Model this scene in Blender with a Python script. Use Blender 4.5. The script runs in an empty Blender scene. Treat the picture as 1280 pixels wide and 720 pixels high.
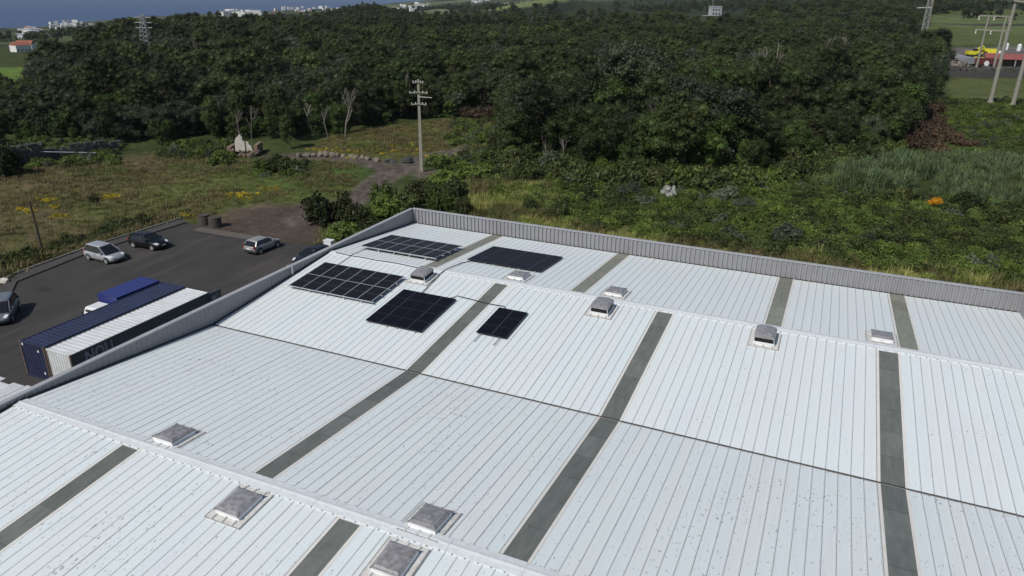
import bpy, bmesh, math, random
import numpy as np
from mathutils import Vector, Matrix
rad = math.radians
SC = bpy.context.scene
COL = SC.collection

# ------------------------------------------------------------------ camera
YAW, PITCH, ROLL, FPX = 0.413342, 0.386494, -0.010936, 906.96
CAMZ = 24.5
def axes():
    f = np.array([-math.sin(YAW)*math.cos(PITCH), math.cos(YAW)*math.cos(PITCH), -math.sin(PITCH)])
    r = np.array([math.cos(YAW), math.sin(YAW), 0.0]); d = np.cross(f, r)
    c, s = math.cos(ROLL), math.sin(ROLL)
    return c*r+s*d, -s*r+c*d, f
AR, AD, AF = axes()
cd = bpy.data.cameras.new('camera'); cam = bpy.data.objects.new('camera', cd); COL.objects.link(cam)
cd.sensor_width = 36; cd.lens = FPX/1280*36; cd.clip_start = .5; cd.clip_end = 90000
cam.matrix_world = Matrix([[AR[0], -AD[0], -AF[0], 0], [AR[1], -AD[1], -AF[1], 0], [AR[2], -AD[2], -AF[2], CAMZ], [0, 0, 0, 1]])
SC.camera = cam
# ------------------------------------------------------------------ sky, sun, exposure
SUN_EL = 47.0
SHX, SHY = 0.30, 0.954                       # where shadows point on the ground
tosun = Vector((-SHX*math.cos(rad(SUN_EL)), -SHY*math.cos(rad(SUN_EL)), math.sin(rad(SUN_EL)))).normalized()
W = bpy.data.worlds.new('World'); SC.world = W; W.use_nodes = True
wn = W.node_tree; bg = wn.nodes['Background']
sk = wn.nodes.new('ShaderNodeTexSky'); sk.sky_type = 'NISHITA'; sk.sun_disc = False
sk.sun_elevation = rad(SUN_EL); sk.sun_rotation = math.atan2(tosun.x, tosun.y)
sk.air_density = 1.0; sk.dust_density = 1.0; sk.ozone_density = 1.2; sk.altitude = 100
wn.links.new(sk.outputs[0], bg.inputs[0]); bg.inputs[1].default_value = 0.075
sl = bpy.data.lights.new('sun', 'SUN'); sl.energy = 3.45; sl.angle = rad(.53); sl.color = (1, .955, .89)
so = bpy.data.objects.new('sun', sl); COL.objects.link(so); so.location = (0, 0, 80)
so.rotation_euler = (-tosun).to_track_quat('-Z', 'Y').to_euler()
SC.view_settings.view_transform = 'Standard'; SC.view_settings.look = 'None'
SC.view_settings.exposure = 0; SC.view_settings.gamma = 1; SC.view_settings.use_curve_mapping = False
SC.cycles.max_bounces = 5; SC.cycles.diffuse_bounces = 2; SC.cycles.glossy_bounces = 2
SC.cycles.transmission_bounces = 2; SC.cycles.transparent_max_bounces = 6

rng = np.random.default_rng(11); random.seed(11)

# ------------------------------------------------------------------ survey helpers
def at(px, py, z=0.0):
    """ground point (metres) that a surveyed photo point stands on"""
    v = AF + AR*(px-640)/FPX + AD*(py-360)/FPX
    t = (z-CAMZ)/v[2]
    return float(v[0]*t), float(v[1]*t)
def seen(x, y, z=0.0):
    v0 = np.asarray(x, float); v1 = np.asarray(y, float); v2 = np.asarray(z, float)-CAMZ
    dz = v0*AF[0]+v1*AF[1]+v2*AF[2]; dz = np.where(dz < .5, .5, dz)
    return 640+FPX*(v0*AR[0]+v1*AR[1]+v2*AR[2])/dz, 360+FPX*(v0*AD[0]+v1*AD[1]+v2*AD[2])/dz
def azx(px):                                  # compass bearing of a column of the photo at the horizon
    return YAW + math.atan((640-px)/FPX*math.cos(PITCH))
def polar(px, r):
    a = azx(px); return -math.sin(a)*r, math.cos(a)*r

class VNoise:
    def __init__(s, seed): s.g = np.random.default_rng(seed).random((256, 256))
    def __call__(s, x, y):
        xi = np.floor(x).astype(int); yi = np.floor(y).astype(int); fx = x-xi; fy = y-yi
        fx = fx*fx*(3-2*fx); fy = fy*fy*(3-2*fy); g = s.g
        a = g[xi % 256, yi % 256]; b = g[(xi+1) % 256, yi % 256]; c = g[xi % 256, (yi+1) % 256]; d = g[(xi+1) % 256, (yi+1) % 256]
        return (a*(1-fx)+b*fx)*(1-fy)+(c*(1-fx)+d*fx)*fy
N1, N2, N3 = VNoise(1), VNoise(2), VNoise(3)
def fbm(n, x, y, o=4):
    v = 0; a = .5; k = 1.0
    for i in range(o): v = v+a*n(x*k+17*i, y*k+31*i); a *= .5; k *= 2
    return v/(1-.5**o)
def sstep(a, b, x): t = np.clip((x-a)/(b-a), 0, 1); return t*t*(3-2*t)
def sdf(poly, x, y):
    """signed distance to a polygon, negative inside"""
    P = np.asarray(poly, float); d = np.full(x.shape, 1e9); ins = np.zeros(x.shape, bool)
    for i in range(len(P)):
        a = P[i]; b = P[(i+1) % len(P)]; e = b-a; wx = x-a[0]; wy = y-a[1]
        t = np.clip((wx*e[0]+wy*e[1])/(e@e+1e-9), 0, 1)
        d = np.minimum(d, np.hypot(wx-e[0]*t, wy-e[1]*t))
        c = ((a[1] <= y) & (b[1] > y)) | ((b[1] <= y) & (a[1] > y))
        xx = a[0]+(y-a[1])/(e[1] if abs(e[1]) > 1e-9 else 1e-9)*e[0]
        ins ^= c & (x < xx)
    return np.where(ins, -d, d)
def dline(pts, x, y):
    d = np.full(x.shape, 1e9)
    for a, b in zip(pts[:-1], pts[1:]):
        ax, ay = a; ex, ey = b[0]-a[0], b[1]-a[1]
        t = np.clip(((x-ax)*ex+(y-ay)*ey)/(ex*ex+ey*ey+1e-9), 0, 1)
        d = np.minimum(d, np.hypot(x-ax-ex*t, y-ay-ey*t))
    return d
IP = lambda pts: [at(*q) for q in pts]

# ------------------------------------------------------------------ materials
def nodes(name):
    m = bpy.data.materials.new(name); m.use_nodes = True
    return m, m.node_tree, m.node_tree.nodes['Principled BSDF']
def N(nt, t, **kw):
    n = nt.nodes.new(t)
    for k, v in kw.items():
        if k.startswith('i_'):
            key = k[2:]; key = int(key) if key.isdigit() else key
            n.inputs[key].default_value = v
        else: setattr(n, k, v)
    return n
def L(nt, a, b): nt.links.new(a, b)
def rgba(c): return (c[0], c[1], c[2], 1)
def mixc(nt, fac, a, b, mode='MIX'):
    m = N(nt, 'ShaderNodeMix', data_type='RGBA', blend_type=mode)
    for s, v in ((0, fac), (6, a), (7, b)):
        if isinstance(v, (int, float)): m.inputs[s].default_value = v
        elif isinstance(v, tuple): m.inputs[s].default_value = rgba(v)
        else: L(nt, v, m.inputs[s])
    return m.outputs[2]
def math_(nt, op, a, b=None, clamp=False):
    m = N(nt, 'ShaderNodeMath', operation=op, use_clamp=clamp)
    for i, v in enumerate((a, b)):
        if v is None: continue
        if isinstance(v, (int, float)): m.inputs[i].default_value = v
        else: L(nt, v, m.inputs[i])
    return m.outputs[0]
def ramp(nt, v, a, b, lo=0., hi=1.):
    m = N(nt, 'ShaderNodeMapRange', i_1=a, i_2=b, i_3=lo, i_4=hi); L(nt, v, m.inputs[0]); return m.outputs[0]
def pos(nt, scale=(1, 1, 1)):
    g = N(nt, 'ShaderNodeNewGeometry'); m = N(nt, 'ShaderNodeVectorMath', operation='MULTIPLY'); L(nt, g.outputs['Position'], m.inputs[0]); m.inputs[1].default_value = scale
    return m.outputs[0]
def noise(nt, vec, scale, detail=3, rough=.55):
    n = N(nt, 'ShaderNodeTexNoise', i_Scale=scale, i_Detail=detail, i_Roughness=rough)
    if vec is not None: L(nt, vec, n.inputs['Vector'])
    return n.outputs['Fac']
def mat(name, c, rough=.6, metal=0., var=.15, scale=3., spec=.5, rnd=0., bump=0., c2=None):
    """painted / weathered surface: colour with world-space mottling and a little relief"""
    m, nt, b = nodes(name)
    c2 = c2 or tuple(x*(1-2*var) for x in c)
    f = ramp(nt, noise(nt, pos(nt), scale, 5), .35, .7)
    col = mixc(nt, f, c, c2)
    if rnd:
        o = N(nt, 'ShaderNodeObjectInfo'); v = ramp(nt, o.outputs['Random'], 0, 1, 1-rnd, 1+rnd)
        vm = N(nt, 'ShaderNodeVectorMath', operation='SCALE'); L(nt, col, vm.inputs[0]); L(nt, v, vm.inputs['Scale']); col = vm.outputs[0]
    L(nt, col, b.inputs['Base Color']); b.inputs['Roughness'].default_value = rough
    b.inputs['Metallic'].default_value = metal; b.inputs['Specular IOR Level'].default_value = spec
    if bump:
        bp = N(nt, 'ShaderNodeBump', i_Strength=bump, i_Distance=.05); L(nt, noise(nt, pos(nt), scale*4, 4), bp.inputs['Height']); L(nt, bp.outputs[0], b.inputs['Normal'])
    return m
def roof_mat(name, grime):
    m, nt, b = nodes(name)
    c = mixc(nt, ramp(nt, noise(nt, pos(nt, (1, .25, 1)), .5, 3), .35, .68), (.66, .735, .742), (.66, .705, .725))
    o = N(nt, 'ShaderNodeObjectInfo')
    c = mixc(nt, ramp(nt, o.outputs['Random'], 0, 1, 0, .5), c, (.70, .735, .73))
    # long faint run-off streaks down the slope
    st = ramp(nt, noise(nt, pos(nt, (9, .35, 1)), 1., 4), .5, .8, 0, .12+.10*grime)
    c = mixc(nt, st, c, (.47, .485, .49))
    # flakes and bird specks
    big = noise(nt, pos(nt, (.25, .25, 1)), 1., 2)
    v = N(nt, 'ShaderNodeTexVoronoi', i_Scale=1.0, i_Randomness=1.); L(nt, pos(nt, (4.2, 1.9, 1)), v.inputs['Vector'])
    d = math_(nt, 'ADD', v.outputs['Distance'], math_(nt, 'MULTIPLY', noise(nt, pos(nt, (1, .6, 1)), 22., 3), .16))
    thr = math_(nt, 'MULTIPLY', ramp(nt, v.outputs['Color'], .25 if grime > .5 else .62, 1., 0, .29), ramp(nt, big, .38, .62, .4, 1.))
    sp = math_(nt, 'LESS_THAN', d, thr)
    fine = math_(nt, 'GREATER_THAN', math_(nt, 'ADD', noise(nt, pos(nt, (1, .5, 1)), 9., 2), ramp(nt, big, .4, .65, -.06, .0)), .68-.035*grime)
    sp = math_(nt, 'MAXIMUM', sp, math_(nt, 'MULTIPLY', fine, .75), True)
    c = mixc(nt, math_(nt, 'MULTIPLY', sp, .30+.42*grime), c, (.16, .17, .17))
    L(nt, c, b.inputs['Base Color']); b.inputs['Roughness'].default_value = .5; b.inputs['Specular IOR Level'].default_value = .35
    return m
def leaf_mat(name, a, bcol, rnd=.5, patch=0.0, c3=None, rough=.55):
    m, nt, b = nodes(name)
    g = N(nt, 'ShaderNodeNewGeometry'); o = N(nt, 'ShaderNodeObjectInfo')
    f = math_(nt, 'ADD', math_(nt, 'MULTIPLY', g.outputs['Random Per Island'], .5), math_(nt, 'MULTIPLY', o.outputs['Random'], .5))
    c = mixc(nt, f, a, bcol)
    if c3: c = mixc(nt, ramp(nt, noise(nt, pos(nt), patch, 3), .48, .62), c, c3)
    h = math_(nt, 'FRACT', math_(nt, 'MULTIPLY', o.outputs['Random'], 7.31))
    vm = N(nt, 'ShaderNodeVectorMath', operation='SCALE'); L(nt, c, vm.inputs[0]); L(nt, ramp(nt, h, 0, 1, 1-rnd, 1+rnd), vm.inputs['Scale'])
    L(nt, vm.outputs[0], b.inputs['Base Color']); b.inputs['Roughness'].default_value = rough; b.inputs['Specular IOR Level'].default_value = .25
    tr = N(nt, 'ShaderNodeBsdfTranslucent'); L(nt, vm.outputs[0], tr.inputs[0])
    mx = N(nt, 'ShaderNodeMixShader'); mx.inputs[0].default_value = .22
    L(nt, b.outputs[0], mx.inputs[1]); L(nt, tr.outputs[0], mx.inputs[2]); L(nt, mx.outputs[0], nt.nodes['Material Output'].inputs[0])
    return m
M = {}
M['roof_old'] = roof_mat('roof_sheet_weathered', 1.0)
M['roof_new'] = roof_mat('roof_sheet_clean', .35)
M['seam'] = mat('seam_grime', (.34, .35, .35), .9, var=.2)  # one darker grey for joint grooves, closers and flashing lines
M['cap'] = mat('ridge_cap_paint', (.68, .72, .735), .5, var=.10, scale=5, c2=(.60, .62, .62))
M['cream'] = mat('cream_flashing', (.70, .69, .65), .6, var=.1, scale=2, c2=(.66, .63, .58))
M['flash'] = mat('stained_flashing', (.65, .65, .63), .7, scale=6, c2=(.50, .48, .45))
M['gutter'] = mat('gutter_dirt', (.055, .055, .05), .95, scale=5)
M['deck'] = mat('deck_grey', (.3, .3, .3), .9)
M['parapet'] = mat('parapet_sheet', (.265, .265, .28), .5, var=.05, scale=1.2, spec=.4)
M['parapet_cap'] = mat('parapet_capping', (.37, .375, .39), .5, var=.06, scale=1.5)
M['wall'] = mat('render_grey', (.42, .42, .42), .85, scale=1.5)
def strip_mat(name, a, b2):
    m, nt, b = nodes(name)
    c = mixc(nt, ramp(nt, noise(nt, pos(nt, (2, .5, 1)), 2.2, 5), .35, .7), a, b2)
    sc = ramp(nt, noise(nt, pos(nt, (6, 3, 1)), 4., 5, .7), .66, .74, 0, .35)
    c = mixc(nt, sc, c, (.30, .31, .30))
    o = N(nt, 'ShaderNodeObjectInfo'); vm = N(nt, 'ShaderNodeVectorMath', operation='SCALE'); L(nt, c, vm.inputs[0]); L(nt, ramp(nt, o.outputs['Random'], 0, 1, .88, 1.12), vm.inputs['Scale'])
    L(nt, vm.outputs[0], b.inputs['Base Color']); b.inputs['Roughness'].default_value = .45; b.inputs['Specular IOR Level'].default_value = .4
    return m
M['strip'] = strip_mat('rooflight_grp', (.165, .175, .160), (.125, .135, .122))
M['strip_far'] = strip_mat('rooflight_grp_olive', (.25, .25, .205), (.19, .195, .15))
M['lid'] = mat('vent_lid_acrylic', (.30, .295, .31), .28, scale=5, c2=(.17, .165, .165), spec=.6)
M['kerb_white'] = mat('vent_kerb_white', (.78, .79, .80), .45, var=.05)
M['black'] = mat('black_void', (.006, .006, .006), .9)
M['pv'] = None
def pv_mat(name, base, line):
    m, nt, b = nodes(name)
    tc = N(nt, 'ShaderNodeTexCoord'); mp = N(nt, 'ShaderNodeMapping'); mp.inputs['Scale'].default_value = (6, 12, 1); L(nt, tc.outputs['Generated'], mp.inputs[0])
    sx = N(nt, 'ShaderNodeSeparateXYZ'); L(nt, mp.outputs[0], sx.inputs[0])
    def edge(o): return math_(nt, 'LESS_THAN', math_(nt, 'ABSOLUTE', math_(nt, 'SUBTRACT', math_(nt, 'FRACT', o), .5)), .475)
    cell = math_(nt, 'MULTIPLY', edge(sx.outputs[0]), edge(sx.outputs[1]))
    c = mixc(nt, cell, line, base)
    gr = ramp(nt, noise(nt, pos(nt), 9., 3, .7), .72, .78, 0, .5)
    c = mixc(nt, gr, c, (.25, .25, .24))
    L(nt, c, b.inputs['Base Color']); b.inputs['Roughness'].default_value = .3; b.inputs['Specular IOR Level'].default_value = .1; b.inputs['IOR'].default_value = 1.25
    return m
M['pv'] = pv_mat('solar_glass', (.008, .009, .015), (.012, .013, .02))
M['pv2'] = pv_mat('solar_glass_grey', (.014, .015, .018), (.024, .025, .028))
M['pvmid'] = mat('solar_midline', (.16, .17, .19), .4)
M['alu'] = mat('aluminium', (.62, .63, .65), .35, metal=.6, var=.05)
M['pvblack'] = mat('solar_black_frame', (.02, .02, .024), .4, var=.1)
M['cable'] = mat('cable_black', (.03, .03, .03), .7)
M['asphalt'] = None
M['white'] = mat('white_paint', (.74, .75, .76), .45, var=.06, scale=2)
M['pole_wood'] = mat('timber_pole', (.075, .06, .045), .85, scale=6)
M['concrete'] = mat('concrete_pole', (.29, .28, .235), .8, scale=3, c2=(.20, .19, .155))
M['steel'] = mat('galvanised_steel', (.42, .43, .43), .5, metal=.3)
M['ceramic'] = mat('insulator', (.62, .60, .56), .4)
M['stone'] = mat('basalt_stone', (.085, .082, .08), .9, scale=4, c2=(.045, .043, .042), rnd=.3, bump=.4)
M['stone_pale'] = mat('pale_stone', (.20, .18, .145), .9, scale=4, c2=(.10, .09, .07), rnd=.25, bump=.4)
M['lime'] = mat('limewash', (.62, .60, .54), .9, scale=2, c2=(.40, .37, .31))
M['ruin_stone'] = mat('ruin_stone', (.22, .15, .10), .9, scale=3, c2=(.09, .07, .06), rnd=.3, bump=.4)
M['rust'] = mat('rusty_drum', (.075, .06, .052), .8, scale=5, c2=(.045, .038, .034))
M['tyre'] = mat('tyre', (.018, .018, .018), .85)
M['rim'] = mat('wheel_rim', (.55, .56, .58), .35, metal=.5)
M['glass'] = mat('car_glass', (.012, .014, .016), .08, var=.1, spec=.6)
M['lamp'] = mat('headlamp', (.75, .76, .78), .12, var=.05)
M['tail'] = mat('tail_lamp', (.30, .012, .01), .2)
M['plate'] = mat('number_plate', (.75, .75, .72), .4, var=.05)
M['trim'] = mat('black_plastic', (.025, .025, .026), .6)
M['c_navy'] = mat('container_navy', (.024, .031, .075), .55, scale=1.3, c2=(.018, .023, .052))
M['c_white'] = mat('container_white', (.66, .68, .69), .55, scale=1.2, c2=(.56, .57, .56))
M['c_slate'] = mat('container_slate', (.095, .115, .135), .55, scale=1.2, c2=(.075, .09, .105))
M['c_rust'] = mat('container_rust', (.15, .10, .075), .85, scale=7, c2=(.06, .055, .06))
M['c_letter'] = mat('container_letters', (.36, .39, .44), .6, scale=7, c2=(.22, .25, .3))
M['blue_truck'] = mat('truck_blue', (.026, .036, .17), .4, var=.08)
M['yellow'] = mat('machine_yellow', (.68, .60, .02), .5, var=.08)
M['red_roof'] = mat('red_roof', (.30, .085, .075), .7, scale=1)
M['tile'] = mat('clay_tile', (.36, .13, .08), .85, scale=1)
M['grey_truck'] = mat('grey_sheet', (.30, .32, .35), .6)
M['maroon'] = mat('maroon_paint', (.13, .03, .03), .5)
M['house'] = mat('house_white', (.76, .76, .74), .8, var=.04, rnd=.12)
M['house_grey'] = mat('house_grey', (.42, .43, .45), .8, rnd=.15)
M['dark_glass'] = mat('far_window', (.03, .035, .04), .3)
M['bark'] = mat('bark', (.10, .082, .062), .9, scale=6)
M['bark_pale'] = mat('bark_pale', (.24, .215, .18), .9, scale=5, c2=(.15, .13, .105), rnd=.25)
M['leaf0'] = leaf_mat('leaf_dark', (0.0226, 0.0366, 0.0096), (0.0539, 0.0770, 0.0212), c3=(.046, .060, .022), patch=.02)
M['leaf1'] = leaf_mat('leaf_olive', (0.0331, 0.0432, 0.0115), (0.0783, 0.0942, 0.0289), c3=(.046, .058, .018), patch=.03)
M['leaf2'] = leaf_mat('leaf_fresh', (0.0261, 0.0500, 0.0096), (0.0661, 0.1076, 0.0231), c3=(.044, .062, .016), patch=.03)
M['leaf3'] = leaf_mat('leaf_greyish', (0.0313, 0.0423, 0.0212), (0.0697, 0.0865, 0.0481))
M['scrub'] = leaf_mat('leaf_scrub', (0.0529, 0.0897, 0.0149), (0.1323, 0.1782, 0.0368), c3=(.066, .088, .026), patch=.12)
M['scrub_dark'] = leaf_mat('leaf_scrub_dark', (.032, .044, .012), (.078, .092, .028))
M['scrub_pale'] = leaf_mat('leaf_scrub_pale', (.060, .078, .046), (.115, .132, .085))
M['dead'] = leaf_mat('leaf_dead', (.080, .052, .030), (.15, .100, .062))
M['cane'] = leaf_mat('leaf_cane', (.080, .122, .055), (.155, .21, .098), c3=(.13, .165, .065), patch=.1)
M['grass'] = leaf_mat('grass_blades', (.125, .108, .045), (.20, .17, .075), c3=(.12, .145, .038), patch=.15)
M['straw'] = leaf_mat('grass_straw', (.23, .24, .060), (.39, .38, .13), c3=(.19, .24, .055), patch=.2)
M['flower'] = leaf_mat('flower_yellow', (.36, .29, .02), (.55, .42, .04))
M['orange'] = leaf_mat('flower_orange', (.55, .26, .01), (.75, .36, .02), rnd=.1)
M['whiteflower'] = leaf_mat('flower_white', (.45, .46, .42), (.68, .68, .62), rnd=.1)

# ------------------------------------------------------------------ mesh builder
class MB:
    def __init__(s): s.v = []; s.f = []; s.m = []
    def add(s, vs, fs, mi=0):
        o = len(s.v); s.v += [tuple(map(float, q)) for q in vs]; s.f += [tuple(i+o for i in f) for f in fs]; s.m += [mi]*len(fs); return s
    def box(s, x0, x1, y0, y1, z0, z1, mi=0):
        vs = [(x0, y0, z0), (x1, y0, z0), (x1, y1, z0), (x0, y1, z0), (x0, y0, z1), (x1, y0, z1), (x1, y1, z1), (x0, y1, z1)]
        return s.add(vs, [(3, 2, 1, 0), (4, 5, 6, 7), (0, 1, 5, 4), (1, 2, 6, 5), (2, 3, 7, 6), (3, 0, 4, 7)], mi)
    def bar(s, a, b, w, h=None, mi=0):
        a = Vector(a); b = Vector(b); h = h or w; d = (b-a).normalized()
        u = d.cross(Vector((0, 0, 1))); u = u.normalized() if u.length > 1e-4 else Vector((1, 0, 0)); n = u.cross(d)
        vs = [p+u*i*w/2+n*j*h/2 for p in (a, b) for i, j in ((-1, -1), (1, -1), (1, 1), (-1, 1))]
        return s.add(vs, [(0, 1, 2, 3), (7, 6, 5, 4), (0, 4, 5, 1), (1, 5, 6, 2), (2, 6, 7, 3), (3, 7, 4, 0)], mi)
    def tube(s, pts, rs, n=6, mi=0, cap=True):
        rings = []; pts = [Vector(q) for q in pts]; o = []
        for i, q in enumerate(pts):
            d = (pts[min(i+1, len(pts)-1)]-pts[max(i-1, 0)]).normalized()
            u = d.cross(Vector((.13, .97, .2))); u = u.normalized() if u.length > 1e-3 else Vector((1, 0, 0)); w = d.cross(u)
            r = rs[i] if hasattr(rs, '__len__') else rs
            o += [q+(u*math.cos(2*math.pi*k/n)+w*math.sin(2*math.pi*k/n))*r for k in range(n)]
        fs = [(i*n+k, i*n+(k+1) % n, (i+1)*n+(k+1) % n, (i+1)*n+k) for i in range(len(pts)-1) for k in range(n)]
        if cap: fs += [tuple(range(n))[::-1], tuple((len(pts)-1)*n+k for k in range(n))]
        return s.add(o, fs, mi)
    def lathe(s, prof, n=16, c=(0, 0, 0), mi=0, axis='z', cap=True):
        o = []
        for r, z in prof:
            for k in range(n):
                a = 2*math.pi*k/n; q = (r*math.cos(a), r*math.sin(a), z)
                if axis == 'y': q = (q[0], z, q[1])
                o.append((q[0]+c[0], q[1]+c[1], q[2]+c[2]))
        fs = [(i*n+k, i*n+(k+1) % n, (i+1)*n+(k+1) % n, (i+1)*n+k) for i in range(len(prof)-1) for k in range(n)]
        if cap: fs += [tuple(range(n))[::-1], tuple((len(prof)-1)*n+k for k in range(n))]
        return s.add(o, fs, mi)
    def extr(s, prof, y0, y1, mats=None, mi=0):
        """open profile (x,z) drawn along y"""
        n = len(prof); vs = [(x, y0, z) for x, z in prof]+[(x, y1, z) for x, z in prof]
        for i in range(n-1):
            pass
        o = len(s.v); s.v += vs
        for i in range(n-1): s.f.append((o+i, o+i+1, o+n+i+1, o+n+i)); s.m.append(mats[i] if mats else mi)
        return s
    def loft(s, rings, mi=0, closed=True, caps=True):
        n = len(rings[0]); o = [q for r in rings for q in r]
        fs = [(i*n+k, i*n+(k+1) % n, (i+1)*n+(k+1) % n, (i+1)*n+k) for i in range(len(rings)-1) for k in range(n if closed else n-1)]
        if caps: fs += [tuple(range(n))[::-1], tuple((len(rings)-1)*n+k for k in range(n))]
        return s.add(o, fs, mi)
    def mesh(s, name, mats):
        me = bpy.data.meshes.new(name); me.from_pydata(s.v, [], s.f)
        for m in (mats if isinstance(mats, (list, tuple)) else [mats]): me.materials.append(m)
        me.polygons.foreach_set('material_index', s.m); me.update(); return me
    def build(s, name, mats, parent=None, smooth=False, **kw):
        me = s.mesh(name, mats)
        if smooth: me.polygons.foreach_set('use_smooth', [True]*len(me.polygons))
        return put(name, me, parent, **kw)
def put(name, me, parent=None, loc=None, rot=None, scale=None):
    o = bpy.data.objects.new(name, me); COL.objects.link(o)
    if parent: o.parent = parent
    if loc is not None: o.location = loc
    if rot is not None: o.rotation_euler = rot
    if scale is not None: o.scale = scale
    return o
def tag(o, label=None, cat=None, group=None, kind=None):
    if label: o['label'] = label
    if cat: o['category'] = cat
    if group: o['group'] = group
    if kind: o['kind'] = kind
    return o
def thing(name, label, cat, loc=(0, 0, 0), rz=0., group=None):
    o = bpy.data.objects.new(name, None); COL.objects.link(o); o.empty_display_size = .3
    o.location = loc; o.rotation_euler = (0, 0, rz); return tag(o, label, cat, group)
def np_mesh(name, V, F, mats, mi=None):
    me = bpy.data.meshes.new(name); nf, k = F.shape
    me.vertices.add(len(V)); me.vertices.foreach_set('co', V.astype(np.float32).ravel())
    me.loops.add(nf*k); me.loops.foreach_set('vertex_index', F.astype(np.int32).ravel())
    me.polygons.add(nf); me.polygons.foreach_set('loop_start', np.arange(0, nf*k, k, dtype=np.int32))
    for m in (mats if isinstance(mats, (list, tuple)) else [mats]): me.materials.append(m)
    if mi is not None: me.polygons.foreach_set('material_index', mi.astype(np.int32))
    me.update(calc_edges=True); return me

# ================================================================== TERRAIN
YARD = [(-64.9, 37.3), (-65.9, 45.3), (-65.3, 57.2), (-54, 56.6), (-44, 57.0), (-33.2, 57.6), (-33.2, -30), (-60.8, -30), (-62.6, 35.4)]
BUMPS = [(455, 900, 10, 27), (545, 1120, 8, 24), (690, 820, 20, 62), (920, 2100, 85, 330), (1270, 1250, 55, 190), (1040, 620, 9, 110), (1190, 860, 12, 140), (600, 2600, 24, 240)]
SLOPE_A = [-1.4, azx(1400), azx(1000), azx(760), azx(510), azx(285), azx(30), azx(-300), 2.2]
SLOPE_1 = [0.0, 0.0, 0.0, .003, .0095, .0125, .035, .036, .03]
SLOPE_2 = [0.0, 0.0, 0.0, .004, .0098, .026, .022, .024, .02]
SLOPE_R = [430, 430, 430, 430, 430, 430, 250, 240, 300]
SEA = -45.0
def height(x, y):
    x = np.asarray(x, float); y = np.asarray(y, float); r = np.hypot(x, y); a = np.arctan2(-x, y)
    dd = np.maximum(r-np.interp(a, SLOPE_A, SLOPE_R), 0)
    z = -(np.interp(a, SLOPE_A, SLOPE_1)*np.minimum(dd, 1000)+np.interp(a, SLOPE_A, SLOPE_2)*np.maximum(dd-1000, 0))*sstep(0, 120, dd)
    for px, rr, amp, sg in BUMPS:
        bx, by = polar(px, rr); z = z+amp*np.exp(-((x-bx)**2+(y-by)**2)/(2*sg*sg))
    z = z+sstep(75, 200, r)*(fbm(N1, x/40+9, y/40+3, 3)-.5)*1.6*sstep(0, 120, y)
    near = sdf(YARD, x, y)
    bl = np.maximum(np.maximum(-33.6-x, x-13.6), np.maximum(y-54, 0-y))
    z = z+(fbm(N2, x/5, y/5, 3)-.5)*.5*sstep(1.5, 9, near)*sstep(2, 8, bl)*sstep(400, 60, r)
    return np.maximum(z, SEA-8)
FIELD = IP([(-260, 330), (-120, 250), (0, 222), (60, 207), (150, 196), (200, 190), (290, 203), (370, 206), (450, 226), (420, 258), (330, 262), (270, 278), (232, 274), (140, 300), (60, 332), (0, 345), (-80, 385), (-300, 450)])
APRON = IP([(236, 284), (330, 300), (392, 306), (424, 268), (428, 250), (400, 252), (330, 256), (286, 262)])
TRACKS = [IP([(340, 196), (390, 196), (440, 200), (475, 206), (505, 212), (540, 219), (580, 224)]), IP([(500, 211), (474, 226), (456, 240), (425, 258), (380, 275)]), IP([(488, 213), (515, 204), (545, 194), (575, 188)])]
CLEAR = IP([(385, 194), (400, 178), (430, 168), (500, 158), (560, 150), (628, 140), (632, 180), (560, 192), (500, 200), (440, 196)])
VERGE = [(-37, 54), (-38, 81), (-30, 77.5), (-12, 75), (8, 77), (24, 78), (60, 80), (60, 54)]
MEADOW1 = IP([(1176, 98), (1184, 128), (1300, 131), (1600, 135), (1600, 96)])
MEADOW2 = IP([(1150, 62), (1165, 36), (1400, 34), (1500, 64)])
RYARD = IP([(1172, 88), (1180, 65), (1290, 63), (1500, 64), (1500, 90)])
MEADOW3 = IP([(-60, 76), (34, 76), (44, 90), (40, 104), (-60, 105)])
GREENB = IP([(340, 205), (380, 198), (440, 205), (455, 212), (440, 226), (395, 238), (340, 225)])
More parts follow.
